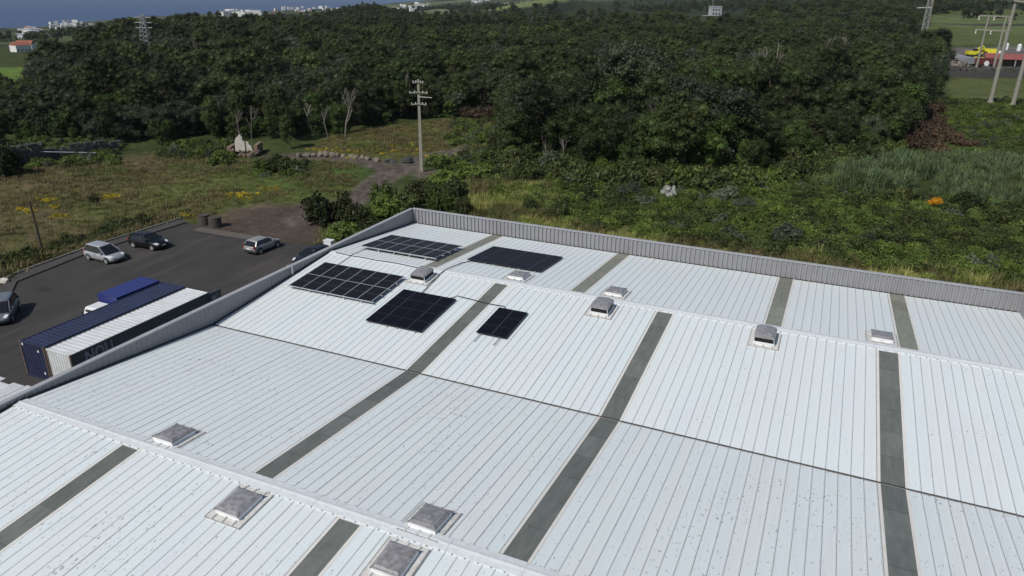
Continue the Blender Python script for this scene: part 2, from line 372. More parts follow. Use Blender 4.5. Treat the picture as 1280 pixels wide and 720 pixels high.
def ground():
    rr = np.concatenate([[2.], np.geomspace(6, 9000, 330)])
    a0 = YAW-rad(46); a1 = YAW+rad(46)
    az = np.concatenate([np.linspace(a0, a1, 470), np.linspace(a1, a0+2*math.pi, 92)[1:-1]]); na = len(az)
    A, Rr = np.meshgrid(az, rr); X = (-np.sin(A)*Rr).ravel(); Y = (np.cos(A)*Rr).ravel(); Z = height(X, Y)
    i, k = np.meshgrid(np.arange(len(rr)-1), np.arange(na), indexing='ij'); k2 = (k+1) % na
    F = np.stack([i*na+k, i*na+k2, (i+1)*na+k2, (i+1)*na+k], -1).reshape(-1, 4)[:, ::-1]
    m, nt, b = nodes('ground_soil')
    at_ = N(nt, 'ShaderNodeAttribute', attribute_name='tint')
    p = pos(nt)
    f1 = ramp(nt, noise(nt, p, .9, 6, .65), .3, .7, .62, 1.38); f2 = ramp(nt, noise(nt, p, .12, 4), .35, .65, .82, 1.18)
    f3 = ramp(nt, noise(nt, p, 7., 3, .7), .3, .7, .75, 1.25)
    vm = N(nt, 'ShaderNodeVectorMath', operation='SCALE'); L(nt, at_.outputs['Color'], vm.inputs[0]); L(nt, math_(nt, 'MULTIPLY', math_(nt, 'MULTIPLY', f1, f2), f3), vm.inputs['Scale'])
    L(nt, vm.outputs[0], b.inputs['Base Color']); b.inputs['Roughness'].default_value = .95; b.inputs['Specular IOR Level'].default_value = .1
    bp = N(nt, 'ShaderNodeBump', i_Strength=.6, i_Distance=.12); L(nt, noise(nt, p, 3., 6, .7), bp.inputs['Height']); L(nt, bp.outputs[0], b.inputs['Normal'])
    me = np_mesh('ground', np.stack([X, Y, Z], -1), F, m)
    r = np.hypot(X, Y); C = np.zeros((len(X), 3)); C[:] = (.048, .062, .020)
    jit = (fbm(N3, X/3, Y/3, 3)-.5)*4; jit2 = (fbm(N1, X/14, Y/14, 4)-.5)
    def lay(w, c):
        w = np.clip(w, 0, 1)[:, None]; C[:] = C*(1-w)+np.asarray(c)*w
    far = sstep(500, 760, r); lay(far, (.030, .040, .022)); lay(far*sstep(.56, .66, fbm(N2, X/160, Y/160, 3)), (.070, .090, .040))
    lay(far*sstep(.56, .6, fbm(N3, X/70+5, Y/70, 2)), (.022, .030, .018))
    q = lambda poly, k=1.: sstep(1.2*k, -1.2*k, sdf(poly, X, Y)+jit*k)
    lay(q(FIELD), (.112, .084, .048)); fw = q(FIELD)
    lay(fw*sstep(.0, .12, jit2)*.7, (.098, .098, .036))
    gx, gy = at(360, 230); lay(fw*np.exp(-((X-gx)**2+(Y-gy)**2)/(2*13**2)), (.080, .115, .028))
    gx, gy = at(250, 245); lay(fw*.7*np.exp(-((X-gx)**2+(Y-gy)**2)/(2*10**2)), (.095, .115, .032))
    lay(q(GREENB), (.050, .100, .022))
    lay(q(CLEAR), (.095, .105, .032)); lay(q(CLEAR)*sstep(-.02, .15, jit2), (.12, .10, .036))
    lay(q(APRON), (.108, .082, .062)); lay(q(APRON)*sstep(0, .1, jit2), (.072, .056, .045))
    for t in TRACKS:
        d = dline(t, X, Y); lay(sstep(2.6, 1.5, d+jit*.25), (.135, .115, .096)); lay(sstep(.9, .4, np.abs(d-.85)+jit*.06)*.6, (.06, .048, .04))
    lay(q(VERGE), (.165, .16, .055)); lay(q(VERGE)*sstep(0, .15, jit2), (.085, .10, .030))
    lay(q(MEADOW1, 2), (.088, .102, .036)); lay(q(MEADOW2, 2), (.086, .102, .036)); lay(q(RYARD, 1.5), (.13, .12, .11)); lay(q(MEADOW3, 1), (.11, .17, .035))
    # open pasture on the hills
    for px, dist, sg, c in ((546, 1112, 27, (.15, .165, .085)), (668, 830, 40, (.10, .135, .055)), (645, 800, 30, (.14, .17, .07)), (950, 1800, 170, (.16, .21, .07)), (1010, 1500, 110, (.13, .17, .06)), (1215, 1000, 80, (.10, .098, .055)), (1190, 640, 45, (.085, .10, .04)), (1260, 620, 60, (.10, .13, .05))):
        bx, by = polar(px, dist); lay(sstep(1.25, .95, np.hypot(X-bx, Y-by)/sg+jit2*.5), c)
    lay(sstep(.5, .65, fbm(N2, X/90, Y/90, 3))*sstep(900, 1300, r)*sstep(azx(760), azx(650), np.arctan2(-X, Y)), (.11, .125, .07))
    ca = me.color_attributes.new('tint', 'FLOAT_COLOR', 'POINT'); ca.data.foreach_set('color', np.concatenate([C, np.ones((len(C), 1))], 1).astype(np.float32).ravel())
    me.polygons.foreach_set('use_smooth', [True]*len(me.polygons))
    tag(put('ground', me), 'rolling ground with dry field, scrub, dirt and distant hills', kind='structure')
ground()
def sea():
    m, nt, b = nodes('sea_water')
    b.inputs['Base Color'].default_value = (.010, .040, .14, 1); b.inputs['Roughness'].default_value = .35; b.inputs['Specular IOR Level'].default_value = .35
    bp = N(nt, 'ShaderNodeBump', i_Strength=.5, i_Distance=2.); L(nt, noise(nt, pos(nt, (.02, .02, .02)), 1., 6, .7), bp.inputs['Height']); L(nt, bp.outputs[0], b.inputs['Normal'])
    mb = MB(); R_ = 12000; n = 64
    mb.add([(math.cos(2*math.pi*k/n)*R_, math.sin(2*math.pi*k/n)*R_, SEA) for k in range(n)], [tuple(range(n))])
    tag(mb.build('sea', m), 'deep blue sea at the horizon', kind='structure')
sea()

# ================================================================== YARD
def yard():
    m, nt, b = nodes('asphalt')
    p = pos(nt); c = mixc(nt, ramp(nt, noise(nt, p, .22, 5, .6), .38, .66), (.034, .032, .032), (.050, .046, .044))
    st = ramp(nt, noise(nt, pos(nt, (.7, .07, 1)), 1., 4), .5, .72, 0, .6); c = mixc(nt, st, c, (.092, .080, .069))
    c = mixc(nt, ramp(nt, noise(nt, p, .55, 3), .62, .74, 0, .7), c, (.030, .028, .028))
    c = mixc(nt, ramp(nt, noise(nt, p, 30., 3, .8), .35, .65, 0, .35), c, (.085, .08, .076))
    c = mixc(nt, ramp(nt, noise(nt, pos(nt, (1, .35, 1)), 1.6, 6, .75), .6, .72, 0, .5), c, (.082, .076, .071))
    L(nt, c, b.inputs['Base Color']); b.inputs['Roughness'].default_value = .88; b.inputs['Specular IOR Level'].default_value = .25
    mb = MB(); mb.add([(x, y, .03) for x, y in YARD], [tuple(range(len(YARD)))[::-1]])
    tag(mb.build('yard', m), 'dark asphalt yard beside the warehouse', kind='structure')
    # raised pavement along the far side, kerb face to the yard
    inner = [(-58.5, 30.0), (-62.6, 35.4), (-64.75, 37.3), (-65.9, 45.3), (-65.3, 57.2)]
    outer = [(-61, 29.0), (-65.0, 35.2), (-66.6, 38.3), (-67.3, 46.5), (-66.9, 57.9)]
    kb = MB(); n = len(inner)
    for i in range(n-1):
        a, b2, c2, d2 = inner[i], inner[i+1], outer[i+1], outer[i]
        kb.add([(*a, .02), (*b2, .02), (*b2, .15), (*a, .15), (*c2, .15), (*d2, .15), (*c2, -.3), (*d2, -.3)], [(0, 1, 2, 3), (3, 2, 4, 5), (5, 4, 6, 7)])
    tag(kb.build('pavement', mat('pavement_tar', (.062, .058, .055), .9, scale=1.5)), 'narrow raised dark pavement at yard edge', kind='structure')
    edge = []
    for i in range(n-1):
        a = Vector((*outer[i], .2)); b2 = Vector((*outer[i+1], .2)); k = max(1, int((b2-a).length/1.0))
        for j in range(k):
            kbm = MB(); kbm.bar(a.lerp(b2, j/k)+(b2-a).normalized()*.01, a.lerp(b2, (j+1)/k)-(b2-a).normalized()*.01, .14, .2); edge.append(kbm)
    ks = bpy.data.objects.new('kerb', None); COL.objects.link(ks); tag(ks, 'pale kerb stones edging the pavement by the field', kind='structure')
    for e in edge: e.build('kerb_stone', M['concrete'], ks)
    pm = mat('tar_patch', (.025, .023, .023), .9)
    x, y = at(56, 362); mb = MB(); mb.add([(x-.5, y-.45, .034), (x+.55, y-.4, .034), (x+.5, y+.5, .034), (x-.45, y+.45, .034)], [(0, 1, 2, 3)])
    tag(mb.build('asphalt_patch', pm), 'small dark tar patch on the yard', kind='structure')
    mb = MB(); a = at(236, 290); b2 = at(345, 306); mb.add([(a[0], a[1], .035), (b2[0], b2[1], .035), (b2[0], b2[1]+.22, .035), (a[0], a[1]+.22, .035)], [(0, 1, 2, 3)])
    tag(mb.build('drain_channel', pm), 'dark drain line across the far end of the yard', kind='structure')
    mb = MB(); a = at(240, 288); b2 = at(318, 302); mb.add([(a[0], a[1], .033), (b2[0], b2[1]-.1, .033), (b2[0]-.3, b2[1]+1.5, .033), (a[0], a[1]+1.3, .033)], [(0, 1, 2, 3)])
    tag(mb.build('concrete_apron', mat('dusty_concrete', (.115, .10, .085), .9, scale=1.2)), 'dusty concrete slab at the far yard edge', kind='structure')
yard()

# ================================================================== WAREHOUSE
XL, XR = -33.0, 12.97
R1, VL, R2, FE = 17.66, 29.506, 41.35, 53.194
Y0 = 2*R1-VL
ZR, ZV, ZP = 6.5, 5.468, 6.755
TILT = math.atan((ZR-ZV)/(VL-R1)); SL = math.hypot(ZR-ZV, VL-R1)
SLOPES = [(Y0, ZV, TILT), (R1, ZR, -TILT), (VL, ZV, TILT), (R2, ZR, -TILT)]
STRIPS = [[(-25.6, -24.7), (-14.4, -13.5), (-3.6, -2.7)], [(-19.14, -18.26), (-8.16, -7.24), (4.16, 5.10)], [(-19.14, -18.26), (-8.16, -7.24), (4.16, 5.10)], [(-25.1, -24.18), (-14.12, -13.22), (-1.94, -1.05), (5.25, 6.16)]]
def onroof(x, y, h=0.):
    """a point h above the roof skin"""
    k = 0 if y < R1 else 1 if y < VL else 2 if y < R2 else 3
    oy, oz, t = SLOPES[k]; return (x-math.sin(0), y-math.sin(t)*h, oz+(y-oy)*math.tan(t)+h*math.cos(t)), t
wh = thing('warehouse', 'large warehouse with white ribbed metal roof and grey parapets', 'warehouse', ((XL+XR)/2, (Y0+FE)/2, 0))
OFF = Vector(wh.location)
def wput(name, me, parent, loc, rot=None):     # children of the warehouse stay in world metres
    o = put(name, me, parent, rot=rot); base = parent
    p = Vector(loc)
    while base: p = p-Vector(base.location) if base.rotation_euler.x == 0 else p; base = base.parent
    o.location = p; return o
def wbuild(mb, name, mats, parent=None): return wput(name, mb.mesh(name, mats), parent or wh, (0, 0, 0))
def roof():
    cache = {}
    def panel(w, key, y0, y1):
        kk = (round(w, 2), key, round(y0, 2), round(y1, 2))
        if kk in cache: return cache[kk]
        pr = []; ms = []; hw = w/2
        for h in range(2):
            o = h*hw
            pr += [(o, 0), (o+.012, .0), (o+hw-.120, 0), (o+hw-.095, .012), (o+hw-.055, .012), (o+hw-.030, 0), (o+hw-.024, 0), (o+hw-.022, -.008), (o+hw-.004, -.008)]
            ms += [0, 0, 0, 0, 0, 0, 1, 1, 1]
        pr.append((w, 0))
        mb = MB(); mb.extr(pr, y0, y1, ms); mb.m = mb.m[:len(mb.f)]
        cache[kk] = mb.mesh('roof_panel', [M[key], M['seam']]); return cache[kk]
    def flat(w, y0, y1, matk, z=.0, name='sheet'):
        kk = (name, round(w, 3), matk, round(y0, 2), round(y1, 2))
        if kk not in cache:
            mb = MB(); mb.box(0, w, y0, y1, z-.02, z); cache[kk] = mb.mesh(name, M[matk])
        return cache[kk]
    for k, (oy, oz, t) in enumerate(SLOPES):
        dk = MB(); dk.box(XL, XR, 0.02, SL-.02, -.16, -.05)
        deck = put('roof_slope', dk.mesh('roof_slope', M['deck']), wh, rot=(t, 0, 0)); deck.location = Vector((0, oy, oz))-OFF
        tag(deck, 'weathered speckled white roof slope' if k in (0, 1) else 'cleaner white roof slope')
        lo = .075 if t > 0 else .02; hi = SL-.02 if t > 0 else SL-.075
        key = 'roof_old' if k in (0, 1) else 'roof_new'
        xs = XL+.03
        for (a, b) in STRIPS[k]+[(XR-.03, None)]:
            f = .13 if b else 0.; w = a-f-xs; n = max(1, round(w/1.0)); pw = w/n
            for i in range(n):
                o = put('roof_panel', panel(pw, key, lo, hi), deck); o.location = (xs+i*pw, 0, random.uniform(-.004, .004))
            if not b: break
            for fx in (a-f+.003, b+.003):
                o = put('edge_flashing', flat(f-.006, lo, hi, 'cream', .012, 'edge_flashing'), deck); o.location = (fx, 0, 0)
            ns = 6; yy0, yy1 = (lo+.02, hi-.42) if t > 0 else (.42, hi-.02); ln = (yy1-yy0)/ns
            smk = 'strip_far' if k == 3 else 'strip'
            for i in range(ns):
                mb = MB(); prs = [(0, -.004)]; m6 = 8
                for j in range(m6): x0 = (b-a)*j/m6; x1 = (b-a)*(j+1)/m6; prs += [(x0+.02, .004), (x1-.03, .004), (x1-.005, -.004)]
                kk = ('sky', round(b-a, 3), smk, round(ln, 3))
                if kk not in cache: mb.extr(prs, 0, ln-.012); cache[kk] = mb.mesh('skylight_sheet', M[smk])
                o = put('skylight_sheet', cache[kk], deck); o.location = (a+.004, yy0+i*ln, .003*(i % 2))
            # bright end closer under the ridge cap
            o = put('end_closer', flat(b-a-.01, (hi-.40) if t > 0 else lo, hi if t > 0 else .40, 'cap', .010, 'end_closer'), deck); o.location = (a+.005, 0, 0)
            xs = b+f
    # ridge caps in lapped lengths
    for ri, (ry, x0) in enumerate(((R1, XL+.05), (R2, -23.2))):
        n = round((XR-.05-x0)/2.9); ln = (XR-.05-x0)/n
        c, s = math.cos(TILT), math.sin(TILT); hw = .35
        prof = [(-hw*c, -hw*s-.002), (-hw*c, -hw*s+.045), (-.09, .05-.09*s), (-.03, .06), (.03, .06), (.09, .05-.09*s), (hw*c, -hw*s+.045), (hw*c, -hw*s-.002)]
        mb = MB(); mb.loft([[(x, y, z) for y, z in prof] for x in (0, ln-.008)]); me = mb.mesh('ridge_cap', M['cap'])
        for i in range(n):
            o = put('ridge_cap', me, wh); o.location = Vector((x0+i*ln, ry, ZR+.004*(i % 2)))-OFF
        # scalloped closers where each rib runs under the cap
        mb = MB(); mb2 = MB()
        for sg in (-1, 1):
            x = x0+.2
            while x < XR-.2:
                yy = ry+sg*(hw*c+.012); zz = ZR-hw*s
                mb.box(x-.03, x+.03, yy-.014, yy+.014, zz+.004, zz+.046)
                x += .5
        o = wbuild(mb, 'ridge_closers', M['seam']); tag(o, kind='stuff')
    mb = MB(); c, s = math.cos(TILT), math.sin(TILT); hw = .30
    mb.loft([[(x, R2+y, ZR+z) for y, z in ((-hw*c, -hw*s), (-hw*c, -hw*s+.03), (0, .045), (hw*c, -hw*s+.03), (hw*c, -hw*s))] for x in (XL+.05, -23.22)])
    tag(wbuild(mb, 'ridge_cap', M['cap']), 'low ridge strip beside the solar arrays')
    # valley gutters
    for gy in (VL, FE-.05, Y0):
        mb = MB(); mb.extr([(-.085, .01), (-.07, -.0), (-.06, -.10), (.06, -.10), (.07, 0), (.085, .01)], XL+.1, XR-.1)
        g = MB(); g.v = [(y, x, z) for x, y, z in mb.v]; g.f = [f[::-1] for f in mb.f]; g.m = mb.m
        g.v = [(x, yy+gy, z+ZV) for x, yy, z in g.v]; wbuild(g, 'gutter', M['gutter'])
    # parapets: trapezoid sheet inside, capping on top
    def corr(length, pitch=.345, dep=.075):
        out = []; n = int(length/pitch)
        for i in range(n):
            o = i*length/n; p_ = length/n
            out += [(o, 0), (o+.28*p_, 0), (o+.36*p_, dep), (o+.74*p_, dep), (o+.82*p_, 0)]
        out.append((length, 0)); return out
    def parapet(name, p0, p1, nrm, zb, label, dep=.1):
        p0 = Vector(p0); p1 = Vector(p1); d = (p1-p0); ln = d.length; d.normalize(); nrm = Vector(nrm)
        mb = MB(); pr = corr(ln, dep=dep); n = len(pr)
        vs = [(*(p0+d*u+nrm*h).to_2d(), zb) for u, h in pr]+[(*(p0+d*u+nrm*h).to_2d(), ZP-.04) for u, h in pr]
        mb.add(vs, [(i, i+1, n+i+1, n+i) for i in range(n-1)])
        o = wbuild(mb, 'parapet', M['parapet']); tag(o, label)
        back = MB(); q0 = p0-nrm*.18; q1 = p1-nrm*.18
        a = (p0-nrm*.02); b = (p1-nrm*.02)
        back.add([(q0.x, q0.y, 0), (q1.x, q1.y, 0), (b.x, b.y, 0), (a.x, a.y, 0), (q0.x, q0.y, ZP-.03), (q1.x, q1.y, ZP-.03), (b.x, b.y, ZP-.03), (a.x, a.y, ZP-.03)], [(0, 1, 5, 4), (1, 2, 6, 5), (2, 3, 7, 6), (3, 0, 4, 7), (4, 5, 6, 7)])
        wbuild(back, 'wall', M['wall'])
        k = max(1, round(ln/3.0))
        for i in range(k):
            c_ = MB(); a = p0+d*(ln*i/k+.004); b = p0+d*(ln*(i+1)/k-.004); mid = -nrm*.075
            c_.bar((a.x+mid.x, a.y+mid.y, ZP), (b.x+mid.x, b.y+mid.y, ZP), .30, .07)
            wput('capping', c_.mesh('capping', M['parapet_cap']), o, (0, 0, 0))
    parapet('parapet_left', (XL, Y0, 0), (XL, FE, 0), (1, 0, 0), 5.2, 'shaded grey side parapet beside the yard', .028)
    parapet('parapet_far', (XL, FE, 0), (XR, FE, 0), (0, -1, 0), 5.2, 'sunlit ribbed grey parapet along the far edge')
    parapet('parapet_right', (XR, FE, 0), (XR, Y0, 0), (-1, 0, 0), 5.2, 'short grey parapet at the right edge')
    nw = MB(); nw.box(XL, XR, Y0-.4, Y0-.15, 0, ZV+.3); wbuild(nw, 'wall', M['wall'])
    # strap and dark base strip on the side parapet
    bf = MB(); bf.box(XL+.035, XL+.12, Y0, FE-.1, 5.15, 5.3); 
    br = MB(); x, y = XL+.03, 36.9; br.box(XL-.3, XL+.10, y, y+.16, 6.2, 6.81); wbuild(br, 'strap', M['alu'])
    # dark strip along the parapet foot, following the roof line
    for k, (oy, oz, t) in enumerate(SLOPES):
        f = MB(); f.box(XL+.04, XL+.15, .05, SL-.05, .0, .055); o = put('base_flashing', f.mesh('base_flashing', M['gutter']), wh, rot=(t, 0, 0)); o.location = Vector((0, oy, oz))-OFF
    f = MB(); f.box(XL+.1, XR-.1, FE-.14, FE-.035, ZV, ZV+.06); wbuild(f, 'base_flashing', M['gutter'])
roof()

# ------------------------------------------------------------------ roof vents
def vents():
    sx, sy = 1.14, 1.28
    def lid_mesh():
        mb = MB(); ax, ay = sx/2, sy/2; rings = []
        for f, z in ((1.05, 0), (1.05, .045), (.98, .06), (.86, .105), (.55, .135), (.2, .145)):
            ring = []
            for cx, cy in ((1, 1), (-1, 1), (-1, -1), (1, -1)):
                for q in (0, 1): ring.append((cx*(ax*f-.04*f*(1-q if cx*cy > 0 else q)), cy*(ay*f-.04*f*(q if cx*cy > 0 else 1-q)), z))
            rings.append(ring)
        mb.loft(rings, caps=True); return mb.mesh('lid', M['lid'])
    def kerb_mesh(h):
        mb = MB(); ax, ay = sx/2-.03, sy/2-.03
        for f in ((1.12, 0), (1.04, h-.06), (1.07, h-.055), (1.07, h)):
            pass
        rings = [[(ax*f, ay*f, z), (-ax*f, ay*f, z), (-ax*f, -ay*f, z), (ax*f, -ay*f, z)] for f, z in ((1.10, 0), (1.0, h-.09), (1.06, h-.085), (1.06, h), (.93, h), (.93, .02))]
        mb.loft(rings, caps=False); return mb.mesh('kerb', M['kerb_white'])
    def flash_mesh():
        mb = MB(); w, l = .84, .95
        mb.box(-w, w, -l, l, .0, .045)
        for x in (-.5, -.02, .46): mb.box(x-.05, x+.02, -l-.002, l+.002, .03, .075); mb.box(x+.04, x+.07, -l-.003, l+.003, .03, .048, 1)
        mb.box(w-.05, w+.001, -l-.004, l+.004, .03, .05, 1); mb.box(-w-.001, -w+.04, -l-.004, l+.004, .03, .05, 1)
        mb.box(-w-.002, w+.002, -l-.006, -l+.03, .03, .049, 1)
        return mb.mesh('flashing', [M['flash'], M['seam']])
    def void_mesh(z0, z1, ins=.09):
        mb = MB(); ax, ay = sx/2-ins, sy/2-ins; mb.box(-ax, ax, -ay, ay, z0, z1); return mb.mesh('opening', M['black'])  # solid black block, the vent's dark inside put into its colour
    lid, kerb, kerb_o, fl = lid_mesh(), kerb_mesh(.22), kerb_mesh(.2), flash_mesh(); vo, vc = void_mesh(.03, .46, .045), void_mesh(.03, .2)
    hood = MB(); ax, ay = sx/2, sy/2
    arch = [(-ax, 0), (-ax, .05)]+[(-ax*math.cos(math.pi*i/10), 0.05+.20*math.sin(math.pi*i/10)) for i in range(1, 10)]+[(ax, .05), (ax, 0)]
    rings = []
    for y, f in ((-ay, .80), (-ay*.6, .96), (0, 1.), (ay*.6, .96), (ay, .80)): rings.append([(x*(.985 if abs(y) > ay*.9 else 1), y, z*f) for x, z in arch])
    hood.loft(rings); hood = hood.mesh('hood', M['lid'])
    VS = [(-18.3, 16.30, 0, 'closed roof vent on near slope, right of the leftmost skylight strip'), (-11.36, 16.22, 0, 'closed roof vent on the near slope at the bottom edge of the picture'),
          (-24.1, 18.60, 0, 'closed roof vent just over the near ridge, leftmost in the picture'), (-11.3, 18.50, 0, 'closed roof vent just over the near ridge, right behind the bottom-edge vent'),
          (-24.12, 39.75, 1, 'open hooded roof vent beside the solar array at the far left'), (-11.36, 39.75, 1, 'open hooded roof vent in the middle of the far ridge'), (-1.74, 39.75, 1, 'open hooded roof vent on the right part of the far ridge'),
          (-18.25, 42.75, 0, 'closed roof vent beyond far ridge, in front of black solar array'), (-11.38, 42.8, 0, 'closed roof vent just beyond far ridge, behind middle open vent'), (4.34, 42.8, 0, 'closed roof vent beyond far ridge, rightmost in the picture')]
    for x, y, op, lab in VS:
        (p, t) = onroof(x, y, .0)
        v = thing('roof_vent', lab, 'roof vent', p, 0, 'roof vents'); v.rotation_euler = (t, 0, 0)
        put('flashing', fl, v); put('kerb', kerb_o if op else kerb, v); put('opening', vo if op else vc, v)
        if op:
            put('lid', hood, v, loc=(0, .02, .455))
            for sx_ in (-1, 1):
                for sy_ in (-1, 1): mb = MB(); mb.box(sx_*.53-.02, sx_*.53+.02, sy_*.60-.02, sy_*.60+.02, .19, .46); mb.build('stay', M['alu'], v)
        else: put('lid', lid, v, loc=(0, 0, .215), rot=(0, 0, random.choice((0, math.pi))))
vents()

# ------------------------------------------------------------------ solar arrays
def arrays():
    cache = {}
    def pan(w, l, fm, gm, land):
        k = (w, l, fm, land)
        if k not in cache:
            mb = MB(); b = .022
            mb.box(0, w, 0, b, 0, .035); mb.box(0, w, l-b, l, 0, .035); mb.box(0, b, b, l-b, 0, .035); mb.box(w-b, w, b, l-b, 0, .035)
            fr = mb.mesh('solar_panel', M[fm]); g = MB(); g.box(b-.002, w-b+.002, b-.002, l-b+.002, .012, .030)
            ml = MB()
            if land: ml.box(w/2-.009, w/2+.009, b, l-b, .020, .0325)
            else: ml.box(b, w-b, l/2-.006, l/2+.006, .020, .0325)
            cache[k] = (fr, g.mesh('glass', M[gm]), ml.mesh('busbar', M['pvmid'] if (land or fm == 'alu') else M['pvblack']))
        return cache[k]
    def arr(label, x0, y0, nx, ny, pw, pl, land, fm, gm, h, rails, tilt_extra=0.):
        p, t = onroof(x0, y0, h); a = thing('solar_array', label, 'solar array', p, 0, 'rooftop solar arrays'); a.rotation_euler = (t+tilt_extra, 0, 0)
        for i in range(nx):
            for j in range(ny):
                fr, g, bb = pan(pw, pl, fm, gm, land)
                o = put('solar_panel', fr, a); o.location = (i*(pw+.022), j*(pl+.022), 0); put('glass', g, o); put('busbar', bb, o)
        Wd = nx*(pw+.022); Ld = ny*(pl+.022)
        for (r0, r1) in rails(Wd, Ld):
            mb = MB(); mb.bar(r0, r1, .045, .05); mb.build('rail', M['alu'], a)
            if h > .14:
                n = 5
                for i in range(n):
                    q = Vector(r0).lerp(Vector(r1), (i+.3)/n); mb = MB(); mb.box(q.x-.025, q.x+.025, q.y-.025, q.y+.025, -h, q.z-.02); mb.build('foot', M['alu'], a)
        return a
    xr = lambda W_, L_: [((-.15, y, -.03), (W_+.15, y, -.03)) for y in (.06, L_*.27, L_*.5, L_*.73, L_-.06)]
    def yr(step, ext): return lambda W_, L_: [((x, -ext, -.03), (x, L_+.06, -.03)) for i in range(round(W_/step)) for x in (i*step+.3, i*step+step-.42)]
    arr('raised silver-framed solar array at the far left corner of the roof', -31.40, 42.95, 6, 2, 1.045, 2.12, False, 'alu', 'pv2', .28, xr)
    arr('raised silver-framed solar array on the near side of the far ridge', -31.70, 35.15, 6, 2, 1.07, 1.97, False, 'alu', 'pv2', .26, xr)
    arr('square black solar array left of the long skylight strip', -24.30, 33.22, 2, 4, 1.94, 1.10, True, 'pvblack', 'pv', .12, yr(1.962, .12))
    arr('smallest black solar array of three panels right of the skylight strip', -17.36, 34.38, 1, 3, 1.94, 1.08, True, 'pvblack', 'pv', .12, yr(1.962, .9))
    arr('wide black solar array beyond the far ridge', -23.15, 44.45, 3, 4, 1.93, 1.14, True, 'pvblack', 'pv', .12, yr(1.952, .12))
    def cable(label, pts, r=.022):
        q = []
        for i in range(len(pts)-1):
            n = max(2, int(math.hypot(pts[i+1][0]-pts[i][0], pts[i+1][1]-pts[i][1])/.5))
            for j in range(n): x = pts[i][0]+(pts[i+1][0]-pts[i][0])*j/n; y = pts[i][1]+(pts[i+1][1]-pts[i][1])*j/n; q.append(onroof(x+math.sin(j*1.7)*.03, y+math.cos(j*1.3)*.03, .075)[0])
        q.append(onroof(*pts[-1], .075)[0]); mb = MB(); mb.tube(q, r, 6); tag(mb.build('cable', M['cable'], smooth=True), label, 'cable', 'roof cables')
    cable('black cable running along the far ridge beside the raised arrays', [(-32.3, 41.15), (-30, 41.1), (-27, 41.12), (-24.9, 41.05)], .03)
    cable('black cable linking the two raised solar arrays', [(-30.9, 39.3), (-30.9, 40.6), (-31.0, 41.5), (-31.1, 43.1)])
    cable('black cable from square array past open vent to wide array', [(-23.0, 37.8), (-23.15, 39.4), (-23.3, 40.6), (-23.25, 42.4), (-23.15, 43.6), (-22.8, 44.5)], .03)
    cable('black cable crossing the skylight strip to the smallest array', [(-20.9, 37.75), (-20.6, 38.2), (-19.6, 38.1), (-18.2, 37.95), (-17.2, 38.0), (-16.9, 37.6)], .026)
arrays()

# ================================================================== YARD OBJECTS
def container(name, label, x0, y0, w, l, h, side, top, end, letters=False, near_side='L'):
    c = thing(name, label, 'container', (x0, y0, .03), 0, 'shipping containers')
    P_ = .12
    def wavy(n_, length, dep):
        out = []; p = length/n_
        for i in range(n_): o = i*p; out += [(o, 0), (o+.3*p, 0), (o+.42*p, dep), (o+.88*p, dep)]
        out.append((length, 0)); return out
    z0, z1 = .14, h-.06
    for nm, x, s in (('side_wall', 0.03, 1), ('side_wall', w-.03, -1)):
        pr = wavy(int(l/.28), l-.2, .035); mb = MB(); n = len(pr)
        vs = [(x+s*d, .1+u, z0) for u, d in pr]+[(x+s*d, .1+u, z1) for u, d in pr]; mb.add(vs, [(i, i+1, n+i+1, n+i) for i in range(n-1)]); mb.build(nm, side, c)
    for y, s in ((.04, 1), (l-.04, -1)):
        pr = wavy(9, w-.2, .03); mb = MB(); n = len(pr)
        mb.add([(.1+u, y+s*d, z0) for u, d in pr]+[(.1+u, y+s*d, z1) for u, d in pr], [(i, i+1, n+i+1, n+i) for i in range(n-1)]); mb.build('end_wall', end, c)
    pr = wavy(int(l/.36), l-.2, .02); mb = MB(); n = len(pr)
    mb.add([(.09, .1+u, h-.03-d) for u, d in pr]+[(w-.09, .1+u, h-.03-d) for u, d in pr], [(i, i+1, n+i+1, n+i) for i in range(n-1)]); mb.build('roof', top, c)
    for x in (0, w-.12):
        mb = MB(); mb.box(x, x+.12, .0, l, 0, .15); mb.box(x+.02, x+.10, .12, l-.12, h-.08, h-.005); mb.build('side_rail', side, c)
        for y in (0, l-.12): mb = MB(); mb.box(x-.004, x+.124, y-.004, y+.124, .15, h); mb.build('corner_post', M['c_rust'] if y == 0 else side, c)
    for y in (0, l-.1): mb = MB(); mb.box(.12, w-.12, y+.003, y+.1, h-.1, h-.003); mb.box(.12, w-.12, y+.003, y+.1, .02, .16); mb.build('header_rail', end, c)
    return c
cw = container('shipping_container', 'shipping container with white ribbed roof and slate side, beside the parapet', -44.98, 26.5, 2.44, 11.75, 2.6, M['c_slate'], M['c_white'], M['c_white'])
cb = container('shipping_container', 'navy blue shipping container next to the white-roofed one', -47.62, 26.55, 2.44, 11.85, 2.6, M['c_navy'], M['c_navy'], M['c_navy'])
def text(s, size, name, m, parent, loc, rot, ex=.002, sx=1.):
    cu = bpy.data.curves.new(name, 'FONT'); cu.body = s; cu.size = size; cu.extrude = ex; cu.resolution_u = 2; cu.offset = .035 if size > 1 else 0
    t = bpy.data.objects.new(name, cu); COL.objects.link(t); dg = bpy.context.evaluated_depsgraph_get()
    me = bpy.data.meshes.new_from_object(t.evaluated_get(dg)); bpy.data.objects.remove(t); me.materials.clear(); me.materials.append(m)
    return put(name, me, parent, loc, rot, (sx, 1, 1))
text('NOLI', 1.15, 'lettering', M['c_letter'], cw, (2.425, .95, 1.62), (rad(90), 0, rad(90)), sx=.8)
mb = MB(); mb.box(2.36, 2.43, 11.80, 12.95, .2, 2.5); door = mb.build('door', M['c_slate'], cw)
